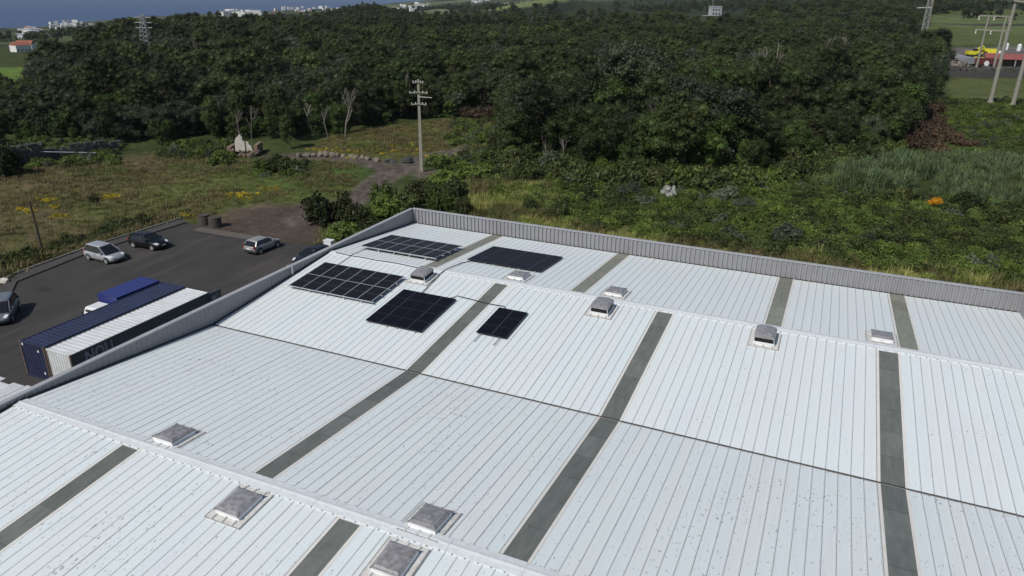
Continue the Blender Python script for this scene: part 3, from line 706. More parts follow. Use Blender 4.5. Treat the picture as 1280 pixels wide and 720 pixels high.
mb = MB(); mb.lathe([(.22, 0), (.22, .012)], 14, (0, 0, 0)); o = mb.build('door_emblem', M['c_letter'], door, loc=(2.431, 12.15, 2.0), rot=(0, rad(90), 0))
for yy in (12.42, 12.62, 12.82): mb = MB(); mb.bar((2.445, yy, .3), (2.445, yy, 2.4), .03); mb.build('lock_rod', M['alu'], door)
for x, z in ((1.75, 2.1), (1.9, .5), (.25, 2.35)): mb = MB(); mb.box(x, x+.16, -.006, .0, z, z+.16); mb.build('sticker', M['white'], cb)

def truck():
    t = thing('box_truck', 'small truck with blue box body and white cab behind the containers', 'truck', (-49.95, 32.6, .03), 0)
    mb = MB(); mb.box(0, 2.05, 1.75, 5.7, .85, 2.66); body = mb.build('box_body', M['blue_truck'], t)
    mb = MB(); mb.box(-.02, 2.07, 1.73, 1.83, .83, 2.69); mb.build('box_frame', M['blue_truck'], t); mb = MB(); mb.box(-.02, 2.07, 5.62, 5.72, .83, 2.69); mb.build('box_frame', M['blue_truck'], t)
    mb = MB(); mb.loft([[(.2+i, 0.05+j, .6) for i, j in ((0, 0), (1.65, 0), (1.65, 1.6), (0, 1.6))], [(.2+i, -.0+j, 1.25) for i, j in ((0, 0), (1.65, 0), (1.65, 1.6), (0, 1.6))], [(.27+i, .35+j, 2.1) for i, j in ((0, 0), (1.5, 0), (1.5, 1.2), (0, 1.2))], [(.35+i, .45+j, 2.17) for i, j in ((0, 0), (1.34, 0), (1.34, 1.0), (0, 1.0))]]); mb.build('cab', M['white'], t)
    mb = MB(); mb.add([(.32, .075, 1.38), (1.73, .075, 1.38), (1.68, .30, 2.0), (.37, .30, 2.0)], [(0, 1, 2, 3)]); mb.build('windscreen', M['glass'], t)
    mb = MB(); mb.add([(.203, .3, 1.38), (.203, 1.35, 1.38), (.245, 1.35, 1.98), (.245, .5, 1.98)], [(3, 2, 1, 0)]); mb.build('side_window', M['glass'], t)
    mb = MB(); mb.box(.0, .12, .15, .22, 1.35, 1.75); mb.bar((.1, .2, 1.7), (.25, .3, 1.7), .03); mb.build('mirror', M['trim'], t)
    mb = MB(); mb.box(.35, 1.7, .2, 5.6, .55, .84); mb.build('chassis', M['trim'], t)
    for y in (.8, 4.7):
        for x in (.12, 1.68):
            mb = MB(); mb.lathe([(.2, -.13), (.38, -.13), (.4, -.1), (.4, .1), (.38, .13), (.2, .13)], 16, axis='y'); w = mb.build('wheel', M['tyre'], t, loc=(x+.12, y, .4), rot=(0, 0, rad(90)))
            mb = MB(); mb.lathe([(.2, -.14), (.2, .14)], 12, axis='y'); mb.build('rim', M['rim'], w)
truck()

def car(name, label, x, y, heading, paint, length=4.0, width=1.70, ht=1.48, kind='hatch'):
    c = thing(name, label, 'car', (x, y, .03), heading, 'cars parked in the yard')
    s = length/4.0; w = width/1.7
    st = [(-2.0, .42, .72, .66), (-1.97, .28, .88, .78), (-1.8, .21, .96, .84), (-1.3, .19, .97, .865), (-.3, .18, .94, .87), (.7, .18, .93, .865), (1.05, .19, .91, .855), (1.45, .20, .84, .83), (1.75, .22, .75, .78), (1.93, .27, .66, .68), (2.0, .36, .56, .55)]
    mb = MB(); rings = []
    for X, zb, zt, hw in st:
        zm = zb+(zt-zb)*.55; hw *= w
        half = [(hw*.80, zb), (hw*.97, zb+.08), (hw, zm-.08), (hw*.99, zm+.05), (hw*.95, zt-.05), (hw*.84, zt)]
        ring = [(X*s, yy, zz) for yy, zz in half]+[(X*s, -yy, zz) for yy, zz in half[::-1]]; rings.append(ring)
    mb.loft(rings); mb.build('body', paint, c, smooth=True)
    # glasshouse
    rx0, rx1, fx0, fx1 = (-1.93, -1.55, 1.12, .28) if kind != 'mpv' else (-1.93, -1.62, 1.35, .35)
    def gh(z, k):  # outline at height fraction k
        a = rx0+(rx1-rx0)*k; b = fx0+(fx1-fx0)*k; hwid = (.80-.17*k)*w
        return [(b*s, -hwid*.86, z), (b*s-.14, -hwid, z), (-.3*s, -hwid*1.02, z), (a*s+.12, -hwid, z), (a*s, -hwid*.86, z), (a*s, hwid*.86, z), (a*s+.12, hwid, z), (-.3*s, hwid*1.02, z), (b*s-.14, hwid, z), (b*s, hwid*.86, z)]
    zb, zt = .90, ht-.10
    mb = MB(); mb.loft([gh(zb, 0), gh((zb+zt)/2, .5), gh(zt, 1)]); mb.build('glasshouse', M['glass'], c, smooth=False)
    mb = MB(); r0 = gh(zt-.015, .97); r1 = gh(zt+.04, 1.02)
    cx = sum(q[0] for q in r1)/10
    r2 = [(cx+(q[0]-cx)*.86, q[1]*.86, ht-.015) for q in r1]; r3 = [(cx+(q[0]-cx)*.5, q[1]*.5, ht) for q in r1]
    mb.loft([[(q[0], q[1]*1.02, q[2]) for q in r0], [(q[0], q[1]*1.02, q[2]) for q in r1], r2, r3]); mb.build('roof', paint, c, smooth=True)
    lo = gh(zb-.01, 0); hi = gh(zt+.01, 1)
    for idx, wd in ((1, .06), (3, .11), (6, .11), (8, .06)):
        a = Vector(lo[idx]); b = Vector(hi[idx]); sgn = -1 if idx < 5 else 1; o_ = Vector((0, sgn*.012, 0)); mb = MB(); mb.bar(a+o_, b+o_, wd, .05); mb.build('pillar', paint, c)
    for sgn in (-1, 1):
        for fx in (.02,):
            a = Vector((fx-.28, sgn*.815*w, zb)); b = Vector((fx-.33, sgn*.645*w, zt)); mb = MB(); mb.bar(a, b, .07, .03); mb.build('pillar', M['trim'], c)
        mb = MB(); mb.box(.62*s, .80*s, sgn*.88*w-.09, sgn*.88*w+.09, .92, 1.06); mb.build('mirror', paint, c)
        hl = MB(); hl.loft([[(1.58*s, sgn*.79*w, .70), (1.58*s, sgn*.79*w, .80), (1.58*s, sgn*.55*w, .82), (1.58*s, sgn*.55*w, .72)], [(1.90*s, sgn*.70*w, .60), (1.88*s, sgn*.70*w, .71), (1.92*s, sgn*.45*w, .70), (1.95*s, sgn*.45*w, .60)]]); hl.build('headlight', M['lamp'], c)
        tl = MB(); tl.box(-2.0*s, -1.86*s, sgn*.72*w-.08, sgn*.72*w+.08, .72, 1.0); tl.build('tail_light', M['tail'], c)
        mb = MB(); mb.box(-.3*s, .0*s, sgn*.868*w-.01, sgn*.868*w+.01, .78, .81); mb.build('handle', M['trim'], c)
    mb = MB(); mb.box(1.90*s, 2.0*s, -.45*w, .45*w, .33, .46); mb.build('grille', M['trim'], c)
    mb = MB(); mb.box(-2.03*s, -1.96*s, -.70*w, .70*w, .33, .52); mb.build('bumper', M['trim'] if kind == 'old' else paint, c)
    mb = MB(); mb.box(-2.035*s, -1.99*s, -.25, .25, .58, .70); mb.build('number_plate', M['plate'], c)
    mb = MB(); mb.box(1.97*s, 2.015*s, -.25, .25, .46, .56); mb.build('number_plate', M['plate'], c)
    for X in (-1.24*s, 1.28*s):
        for sgn in (-1, 1):
            a = MB(); a.lathe([(.34, -.04), (.34, .04)], 18, axis='y'); a.build('wheel_arch', M['trim'], c, loc=(X, sgn*.835*w, .34))
            mb = MB(); mb.lathe([(.19, -.10), (.29, -.10), (.31, -.07), (.31, .07), (.29, .10), (.19, .10)], 18, axis='y'); wl = mb.build('wheel', M['tyre'], c, loc=(X, sgn*.80*w, .31))
            mb = MB(); mb.lathe([(.20, -.112), (.20, .112)], 14, axis='y'); mb.build('rim', M['rim'], wl)
    return c
P_silver = mat('paint_silver', (.46, .47, .49), .3, metal=.35, var=.03)
P_black = mat('paint_black', (.008, .008, .009), .22, var=.1)
P_old = mat('paint_pewter', (.34, .34, .33), .35, metal=.3, var=.05)
P_grey = mat('paint_gunmetal', (.20, .22, .245), .3, metal=.35, var=.05)
P_dark = mat('paint_midnight', (.010, .013, .017), .25, var=.1)
car('parked_car', 'silver compact car parked nose-out at the pavement', -62.9, 44.85, rad(-2), P_silver, 4.05, 1.74, 1.60, 'mpv')
car('parked_car', 'black hatchback parked at the pavement beyond the silver car', -62.2, 49.4, rad(2), P_black, 4.0, 1.72, 1.45)
car('parked_car', 'older pewter hatchback seen from behind in mid yard', -51.25, 53.7, rad(88), P_old, 3.8, 1.62, 1.42, 'old')
car('parked_car', 'dark car half hidden behind the parapet', -44.3, 52.9, rad(-100), P_dark, 4.1, 1.70, 1.46)
car('parked_car', 'gunmetal grey car cut off by the left edge of the picture', -58.45, 32.0, rad(-44), P_grey, 4.2, 1.76, 1.55, 'mpv')

def drums():
    for i, (px, py, r, h) in enumerate(((251, 282.5, .62, 1.15), (264.5, 285.5, .68, 1.15))):
        x, y = at(px, py); d = thing('steel_drum', ('rusty open drum at the yard edge, left one' if i == 0 else 'rusty open drum at the yard edge, right one'), 'drum', (x, y+.6, 0), random.random(), 'drums at the yard edge')
        mb = MB(); mb.lathe([(r, 0), (r, h*.32), (r*1.035, h*.34), (r, h*.36), (r, h*.65), (r*1.035, h*.67), (r, h*.69), (r, h), (r*.96, h), (r*.94, .15), (0.01, .14)], 20, cap=False); mb.build('shell', M['rust'], d, smooth=False)
        mb = MB(); mb.lathe([(r*1.02, h-.03), (r*1.05, h), (r*1.02, h+.03), (r*.97, h)], 20); mb.build('rim', M['rust'], d)
    x, y = at(412, 311.5); b = thing('utility_cabinet', 'small white cabinet peeking over the side parapet', 'cabinet', (x, y, 0))
    mb = MB(); mb.box(-.45, .45, -.3, .3, .1, .95); mb.build('body', M['white'], b); mb = MB(); mb.box(-.5, .5, -.35, .35, .95, 1.0); mb.build('lid', M['white'], b); mb = MB(); mb.box(-.4, .4, -.28, .28, 0, .1); mb.build('plinth', M['concrete'], b)
    mb = MB(); mb.box(-.41, .41, -.312, -.302, .14, .92); mb.build('door', M['white'], b)
drums()
def shed():
    s = thing('shed', 'low shed with pale corrugated sheet roof at the left beside parapet', 'shed', (-39.5, 17, 0))
    x = -47.6; i = 0
    while x < -33.8:
        w = 1.0; mb = MB(); pr = []
        for j in range(4): o = j*w/4; pr += [(o, 0), (o+.12, 0), (o+.15, .03), (o+.22, .03)]
        pr.append((w+.03, 0)); y1 = 22.75+(.25 if i % 3 == 0 else -.12 if i % 3 == 1 else .1)
        mb.extr(pr, 8, y1); o = mb.build('roof_sheet', M['c_white'], s); o.location = (x+39.5, -17, 2.45+.035*(i % 2)+.012*i); x += w; i += 1
    mb = MB(); mb.box(-7.9, 5.9, -8.5, 5.4, 0, 2.38); mb.build('wall', M['wall'], s)
shed()

# ------------------------------------------------------------------ poles and pylons
def up(px, py, ytop, z=0.):
    """height of an upright that reaches row ytop"""
    x, y = at(px, py, z); lo, hi = .5, 80.
    for _ in range(40):
        m_ = (lo+hi)/2
        if float(seen(x, y, z+m_)[1]) > ytop: lo = m_
        else: hi = m_
    return x, y, lo
def poles():
    x, y, h = up(53, 315, 252); p = thing('timber_post', 'leaning dark timber post at the field edge by silver car', 'post', (x, y, 0))
    mb = MB(); mb.tube([(0, 0, -.3), (.0, 0, h*.5), (-.10, .0, h)], [.15, .13, .11], 8); mb.build('shaft', M['pole_wood'], p); mb = MB(); mb.lathe([(.125, h-.03), (.13, h), (.06, h+.06)], 8, (-.10, 0, 0)); mb.build('cap', M['pole_wood'], p)
    x, y, h = up(527, 215, 99); p = thing('utility_pole', 'concrete utility pole with three crossarms beside the dirt track', 'utility pole', (x, y, 0), rad(20))
    mb = MB(); mb.loft([[(a*r, b*r, z) for a, b in ((1, .7), (-1, .7), (-1, -.7), (1, -.7))] for z, r in ((-.5, .26), (h*.5, .20), (h, .14))]); mb.build('shaft', M['concrete'], p)
    for zz, l in ((h-.35, 1.5), (h-1.75, 2.6), (h-3.35, 2.2)):
        mb = MB(); mb.bar((-l/2, -.2, zz-.12), (0, -.2, zz), .13, .15); mb.bar((0, -.2, zz), (l/2, -.2, zz-.12), .13, .15); arm = mb.build('crossarm', M['concrete'], p)
        for k in (-.46, -.2, .25, .46): mb = MB(); mb.lathe([(.03, 0), (.09, .06), (.05, .1), (.1, .16), (.05, .22)], 8, (k*l, -.2, zz+.02-abs(k)*.2)); mb.build('insulator', M['ceramic'], arm)
    mb = MB(); mb.bar((0, -.25, h-2.35), (1.9, -.25, h-2.45), .10, .08); mb.build('bracket', M['ceramic'], p)
    # wooden pair by the meadow on the right
    bs = [up(1237, 131, -14), up(1265, 135, -14)]
    for i, (x, y, h) in enumerate(bs):
        p = thing('transmission_pole', ('tall concrete pole left of the front pair on meadow' if i == 0 else 'tall concrete pole cut by the right picture edge'), 'utility pole', (x, y, 0), rad(-5), 'tall transmission poles')
        mb = MB(); mb.tube([(0, 0, -.4), (0, 0, h*.5), (0, 0, h)], [.52, .42, .32], 10); mb.build('shaft', M['concrete'], p)
        mb = MB(); mb.lathe([(.75, -.2), (.75, .9), (.7, 1.0)], 10, (0, 0, 0)); mb.build('footing', M['concrete'], p)
        if i == 0: mb = MB(); mb.bar((-.5, -.5, h-2.6), (7.0, -.5, h-3.2), .35, .4); mb.build('crossarm', M['concrete'], p)
    def hframe(a, b, arms, label, r=.42, m='concrete', ext=3.0):
        (x0, y0, h0), (x1, y1, h1) = a, b; h = (h0+h1)/2
        p = thing('electricity_pylon', label, 'pylon', ((x0+x1)/2, (y0+y1)/2, 0)); dx = Vector((x1-x0, y1-y0, 0))/2; u = dx.normalized()
        for s in (-1, 1): mb = MB(); q = dx*s; mb.tube([(q.x, q.y, -1), (q.x, q.y, h*.5), (q.x, q.y, h)], [r, r*.8, r*.6], 8); mb.build('pole', M[m], p)
        for hh in arms:
            mb = MB(); q0 = -dx-u*ext; q1 = dx+u*ext*.4; mb.bar((q0.x, q0.y, h*hh), (q1.x, q1.y, h*hh), .38, .38); arm = mb.build('crossarm', M[m], p)
            for k in (0, .5, 1): q = q0.lerp(q1, k); mb = MB(); mb.lathe([(.1, -.1), (.3, -.5), (.15, -.8), (.3, -1.2)], 8, (q.x, q.y, h*hh)); mb.build('insulator', M['ceramic'], arm)
        return p
    hframe(up(1218, 95, 19.5), up(1239, 97, 18.5), (.985, .76), 'concrete frame pylon with two crossarms behind the yard wall')
    hframe(up(1212, 26, -12), up(1226, 27, -12), (.42,), 'distant frame pylon cut by the top edge', .5, 'steel')
    def ladder(a, b, label):
        (x0, y0, h0), (x1, y1, h1) = a, b; h = h0; p = thing('lattice_mast', label, 'pylon', ((x0+x1)/2, (y0+y1)/2, 0)); d = Vector((x1-x0, y1-y0, 0))/2; n = Vector((-d.y, d.x, 0))
        for s in (-1, 1): mb = MB(); mb.bar((d.x*s, d.y*s, -1), (d.x*s*.75, d.y*s*.75, h), .55); mb.build('leg', M['concrete'], p)
        k = 18
        mb = MB()
        for i in range(k):
            z0, z1 = h*i/k, h*(i+1)/k; f0, f1 = 1-.25*i/k, 1-.25*(i+1)/k; s = 1 if i % 2 else -1
            mb.bar((d.x*s*f0, d.y*s*f0, z0), (-d.x*s*f1, -d.y*s*f1, z1), .22); mb.bar((-d.x*f1, -d.y*f1, z1), (d.x*f1, d.y*f1, z1), .2)
        mb.build('bracing', M['steel'], p)
        for hh, l in ((.74, 3.2), (.93, 3.0)): mb = MB(); mb.bar((-d.x*(1+l), -d.y*(1+l), h*hh-.3), (d.x*.8, d.y*.8, h*hh), .4); mb.build('crossarm', M['ceramic'], p)
    ladder(up(1147, 62, -10), up(1154, 62, -10), 'ladder-like lattice mast rising behind the forest edge')
    def pylon(x, y, h, label):
        p = thing('lattice_pylon', label, 'pylon', (x, y, 0), .4); w0, w1 = 2.4, .45
        for sx in (-1, 1):
            for sy in (-1, 1): mb = MB(); mb.bar((sx*w0, sy*w0, -1), (sx*w1, sy*w1, h), .20); mb.build('leg', M['steel'], p)
        mb = MB(); k = 11
        for i in range(k):
            a, b = w0+(w1-w0)*i/k, w0+(w1-w0)*(i+1)/k; z0, z1 = h*i/k, h*(i+1)/k
            for q0, q1 in (((-1, -1), (1, -1)), ((1, -1), (1, 1)), ((1, 1), (-1, 1)), ((-1, 1), (-1, -1))): mb.bar((q0[0]*a, q0[1]*a, z0), (q1[0]*b, q1[1]*b, z1), .13); mb.bar((q0[0]*b, q0[1]*b, z1), (q1[0]*b, q1[1]*b, z1), .12)
        mb.build('bracing', M['steel'], p)
        for hh in (.72, .83, .94): mb = MB(); mb.bar((-3.0, 0, h*hh), (3.0, 0, h*hh), .25, .3); mb.build('crossarm', M['steel'], p)
    x, y, h = up(187, 76, 18); pylon(x, y, h, 'slender lattice pylon standing in the forest at upper left')
    for px, py, yt, lab in ((1190, 33, 14, 'small far pole on the upper meadow'), (55, 115, 88, 'thin wooden pole among trees at left')):
        x, y, h = up(px, py, yt); p = thing('utility_pole', lab, 'utility pole', (x, y, 0)); mb = MB(); mb.tube([(0, 0, -.5), (0, 0, h)], [.28, .2] if px < 1000 else [.7, .5], 7); mb.build('shaft', M['concrete'], p)
        mb = MB(); mb.bar((-1.6, 0, h*.92), (1.6, 0, h*.92), .2 if px < 1000 else .5); mb.build('crossarm', M['concrete'], p)
poles()

# ------------------------------------------------------------------ stones, ruin, walls
def rock(seed, r=(.5, .4, .32), sub=2):
    q = np.random.default_rng(seed); bm = bmesh.new(); bmesh.ops.create_icosphere(bm, subdivisions=sub, radius=1)
    d = q.normal(size=(6, 3))
    for v in bm.verts:
        p = np.array(v.co); k = 1.
        for e in d:
            e2 = e/np.linalg.norm(e); k -= max(0., p@e2-.55)*.55
        v.co = Vector(p*k*np.array(r)*(1+q.normal()*.04))
    me = bpy.data.meshes.new('rock'); bm.to_mesh(me); bm.free(); return me
def stones():
    pts = [(372, 197), (382, 196.5), (391, 196), (400, 195.5), (407, 195.5), (414, 196), (421, 196), (428, 197), (437, 197.5), (444, 198.5), (451, 199.5), (459, 200.5), (469, 202), (484, 203.5), (491, 204), (508, 204.5)]
    for i, (px, py) in enumerate(pts):
        x, y = at(px, py); s = random.uniform(.8, 1.25)*(1.35 if i in (4, 13, 15) else 1); me = rock(i+5, (.72*s, .55*s, .5*s)); me.materials.append(M['stone_pale'] if i < 13 else M['stone'])
        o = put('boulder', me, loc=(x, y+.3, .18*s), rot=(0, 0, random.random()*6)); tag(o, 'pale boulder in the row lining the dirt track' if i < 13 else 'dark boulder at the end of the row by the track junction', 'boulder', 'boulders lining the dirt track' if i < 13 else 'dark boulders at the junction')
    x, y = at(3, 354); me = rock(77, (.75, .5, .35)); me.materials.append(M['lime']); tag(put('boulder', me, loc=(x, y, .2)), 'pale rock on the verge at the left picture edge', 'boulder')
    # ruined house
    x, y = at(306, 194); R_ = thing('ruined_house', 'ruined stone house with one limewashed gable standing', 'ruin', (x, y, 0), rad(28)); R_.scale = (.78, .78, .72)
    for nm_, ol in (('gable_wall', [(-1.7, 0), (.25, 0), (.3, 2.1), (-.05, 2.4), (-.15, 3.2), (-.5, 3.8), (-.95, 3.3), (-1.3, 3.0), (-1.6, 2.1)]), ('wall_stub', [(.6, 0), (1.7, 0), (1.55, 1.1), (1.15, 1.5), (1.0, 2.0), (.6, 2.1)])):
     mb = MB(); olx = [(-2.3, 0), (-.35, 0), (-.35, 1.9), (.35, 2.2), (.35, 0), (1.7, 0), (1.7, 1.9), (1.45, 2.6), (1.0, 3.0), (.6, 3.1), (.2, 2.9), (-.1, 3.7), (-.9, 4.1), (-1.5, 3.7), (-2.1, 3.0), (-2.3, 2.2)]
     tri = bmesh.new(); vs = [tri.verts.new((a, -.25, b)) for a, b in ol]; f = tri.faces.new(vs); r_ = bmesh.ops.extrude_face_region(tri, geom=[f]); 
     for v in r_['geom']:
         if isinstance(v, bmesh.types.BMVert): v.co.y = .3
     bmesh.ops.triangulate(tri, faces=tri.faces[:]); bmesh.ops.recalc_face_normals(tri, faces=tri.faces[:]); me = bpy.data.meshes.new(nm_); tri.to_mesh(me); tri.free(); me.materials.append(M['lime']); put(nm_, me, R_, loc=(0, 0, .9))
    mb = MB(); mb.box(-3.4, -2.6, -.3, 4, 0, 1.8); mb.box(2.0, 2.7, -.2, 4, 0, 2.2); mb.build('side_wall', M['ruin_stone'], R_)
    for i in range(46):
        me = rock(200+i % 6, (.48, .4, .36), 1); me.materials.append(M['ruin_stone'] if i % 3 else M['stone']); u = random.uniform(-3.6, 3.2); v = random.uniform(-2.2, -.3); put('rubble', me, R_, loc=(u, v, max(.15, 1.5+v*.55)*random.uniform(.5, 1)), rot=(random.random()*3, random.random()*3, 0))
    # dark dry stone walls at the back of the field
    def drywall(label, pts, h, th=.8, seed=0, m='stone', name='stone_wall'):
        p0 = Vector((*pts[0], float(np.min(height(np.array([q_[0] for q_ in pts]), np.array([q_[1] for q_ in pts])))))); w = thing(name, label, 'wall', p0); core = MB(); bl = MB(); q = np.random.default_rng(seed)
        for a, b in zip(pts[:-1], pts[1:]):
            a = Vector((a[0]-p0.x, a[1]-p0.y, 0)); b = Vector((b[0]-p0.x, b[1]-p0.y, 0)); d = b-a; ln = d.length; u = d.normalized(); n = Vector((u.y, -u.x, 0)); core.bar(a+Vector((0, 0, h*.32-.2)), b+Vector((0, 0, h*.32-.2)), th*.7, h*.66)
            z = 0
            while z < h:
                s = 0
                while s < ln:
                    sw = q.uniform(.35, .8); sh = .36
                    if z > h*.62 and q.random() < .55: s += sw; continue
                    for sd in (-1, 1):
                        c = a+u*(s+sw/2)+n*sd*(th*.38+q.uniform(-.04, .08)); mz = z+sh/2
                        bl.bar(c-u*sw*.46+Vector((0, 0, mz)), c+u*sw*.46+Vector((0, 0, mz+q.uniform(-.04, .04))), .34, sh*.9)
                    s += sw
                z += .37
        core.build('wall_core', M['gutter'], w); o = bl.build('stones', M[m], w); o['kind'] = 'stuff'; return w
    drywall('dark dry stone wall behind the dry field at far left', [at(-60, 222), at(10, 208), at(60, 200)], 2.6, seed=1)
    drywall('lower dark dry stone wall continuing right behind the dry field', [at(62, 199), at(108, 194), at(148, 189)], 1.9, seed=2)
    a = at(0, 197); b = at(62, 200); c = at(135, 193)
    mb = MB(); mb.tube([(a[0]-1, a[1]-2, 1.6), (b[0], b[1]-1.2, 1.5), (c[0], c[1]-.8, .4)], .05, 6); tag(mb.build('water_pipe', M['white']), 'thin white pipe strung along the dark stone wall', 'pipe')
    drywall('long dark stone wall in front of the machinery yard', [at(1172, 96), at(1230, 97), at(1330, 97.5)], 3.4, 1.2, 3)
    drywall('low stone wall dividing the upper meadows', [at(1160, 47), at(1235, 47.5), at(1320, 46)], 1.3, 1.6, 4)
stones()

# ------------------------------------------------------------------ machinery yard at right
def plant_yard():
    def here(px, py): x, y = at(px, py); return (x, y, float(height(np.array([x]), np.array([y]))[0])+.05)
    T = lambda n, l, c, px, py, rz=0.: thing(n, l, c, here(px, py), rad(rz))
    # long red-roofed open shed
    s = T('open_shed', 'long low shed with red roof in the machinery yard', 'shed', 1262, 84); 
    mb = MB(); mb.add([(-9, -3, 2.6), (16, -3, 2.6), (16, 3, 4.2), (-9, 3, 4.2), (-9, -3, 2.75), (16, -3, 2.75), (16, 3, 4.35), (-9, 3, 4.35)], [(3, 2, 1, 0), (4, 5, 6, 7), (0, 1, 5, 4), (1, 2, 6, 5), (2, 3, 7, 6), (3, 0, 4, 7)]); mb.build('roof', M['red_roof'], s)
    mb = MB(); mb.box(-8.6, 15.6, 2.4, 2.7, 0, 4.0); mb.build('wall', M['stone_pale'], s)
    for i in range(6): mb = MB(); mb.box(-8.8+i*4.85, -8.5+i*4.85, -2.7, -2.4, 0, 2.6); mb.build('post', M['steel'], s)
    def lorry(label, px, py, rz, cabm, boxm, L_=7.5, cap=None):
        t = T('lorry', label, 'truck', px, py, rz); mb = MB(); mb.box(-L_/2, L_/2-2.3, -1.2, 1.2, 1.1, 3.3); mb.build('cargo_body', boxm, t)
        mb = MB(); mb.loft([[(L_/2-2.1, -1.15, .6), (L_/2-2.1, 1.15, .6), (L_/2-2.1, 1.1, 2.7), (L_/2-2.1, -1.1, 2.7)], [(L_/2-.5, -1.15, .6), (L_/2-.5, 1.15, .6), (L_/2-.9, 1.05, 2.6), (L_/2-.9, -1.05, 2.6)], [(L_/2, -1.1, .6), (L_/2, 1.1, .6), (L_/2-.4, 1.05, 1.6), (L_/2-.4, -1.05, 1.6)]]); mb.build('cab', cabm, t)
        mb = MB(); mb.box(-L_/2+.2, L_/2-.4, -.9, .9, .6, 1.08); mb.build('chassis', M['trim'], t)
        for x in (-L_/2+1.2, L_/2-1.2):
            for y in (-1.1, 1.1): mb = MB(); mb.lathe([(.2, -.18), (.5, -.18), (.5, .18), (.2, .18)], 12, axis='y'); mb.build('wheel', M['tyre'], t, loc=(x, y, .5))
        return t
    lorry('grey box lorry beside the stone wall in machinery yard', 1211, 85, 35, M['white'], M['grey_truck'], 8)
    t = lorry('maroon lorry with white spare cover in machinery yard', 1232, 86, 25, M['maroon'], M['maroon'], 8)
    mb = MB(); mb.lathe([(.85, -.15), (.95, 0), (.85, .15)], 14, axis='y'); mb.build('spare_cover', M['white'], t, loc=(-1, -1.4, 1.4))
    lorry('yellow-backed lorry behind the grey lorry', 1235, 73, -8, M['white'], M['yellow'], 10)
    e = T('excavator', 'yellow excavator with raised arm in machinery yard', 'excavator', 1214, 73, 20)
    mb = MB(); mb.box(-1.9, 1.9, -1.5, -.8, 0, .9); mb.box(-1.9, 1.9, .8, 1.5, 0, .9); mb.build('track', M['trim'], e)
    mb = MB(); mb.box(-2.4, 1.2, -1.4, 1.4, 1.0, 2.4); mb.build('body', M['yellow'], e); mb = MB(); mb.box(-.2, 1.4, -1.35, -.2, 2.4, 3.4); mb.build('cab', M['dark_glass'], e)
    mb = MB(); mb.bar((1.0, .3, 2.0), (3.8, .3, 4.6), .6, .7); mb.bar((3.8, .3, 4.6), (5.8, .3, 2.0), .45, .5); mb.build('arm', M['yellow'], e); mb = MB(); mb.bar((5.9, .3, 2.1), (5.2, .3, 1.0), 1.2, .8); mb.build('bucket', M['trim'], e)
    e = T('wheel_loader', 'small yellow loader next to the excavator', 'loader', 1224, 78, -15)
    mb = MB(); mb.box(-2.2, 1.4, -1.1, 1.1, .8, 2.0); mb.build('body', M['yellow'], e); mb = MB(); mb.box(-.6, .7, -.9, .9, 2.0, 3.1); mb.build('cab', M['dark_glass'], e); mb = MB(); mb.bar((1.2, 0, 1.6), (3.0, 0, .7), .8, .4); mb.box(2.8, 3.6, -1.3, 1.3, .2, 1.2); mb.build('bucket', M['yellow'], e)
    for x in (-1.3, 1.0):
        for y in (-1.1, 1.1): mb = MB(); mb.lathe([(.2, -.25), (.7, -.25), (.7, .25), (.2, .25)], 12, axis='y'); mb.build('wheel', M['tyre'], e, loc=(x, y, .7))
    g = T('tipper_trailer', 'tilted grey tipper body at the left of machinery yard', 'trailer', 1197, 78, 15)
    mb = MB(); mb.bar((-5, 0, 3.6), (5, 0, 1.4), 2.5, 1.6); mb.build('tipper_body', M['grey_truck'], g); mb = MB(); mb.box(-4.5, 4.8, -.8, .8, .6, 1.0); mb.build('chassis', M['trim'], g)
    for x in (-3, 3.6):
        for y in (-.9, .9): mb = MB(); mb.lathe([(.2, -.2), (.55, -.2), (.55, .2), (.2, .2)], 12, axis='y'); mb.build('wheel', M['tyre'], g, loc=(x, y, .55))
    g = T('rubble_heap', 'grey rubble heap behind the stone wall in machinery yard', 'heap', 1190, 86)
    for i in range(14):
        me = rock(300+i % 4, (1.6, 1.3, 1.0), 1); me.materials.append(M['stone_pale']); put('rubble', me, g, loc=(random.uniform(-5, 5), random.uniform(-1.5, 1.5), random.uniform(.2, 1.6)), rot=(random.random()*3, 0, random.random()*3))
    for px, py, l in ((1256, 67, 'leftmost white tank upright in the machinery yard'), (1272, 68, 'white tank upright by the right edge of machinery yard')):
        g = T('tank', l, 'tank', px, py); mb = MB(); mb.lathe([(.9, 0), (.9, 2.6), (.7, 3.0), (.2, 3.2)], 14); mb.build('shell', M['white'], g); mb = MB(); mb.lathe([(.2, 3.2), (.22, 3.5)], 10); mb.build('cap', M['trim'], g)
plant_yard()

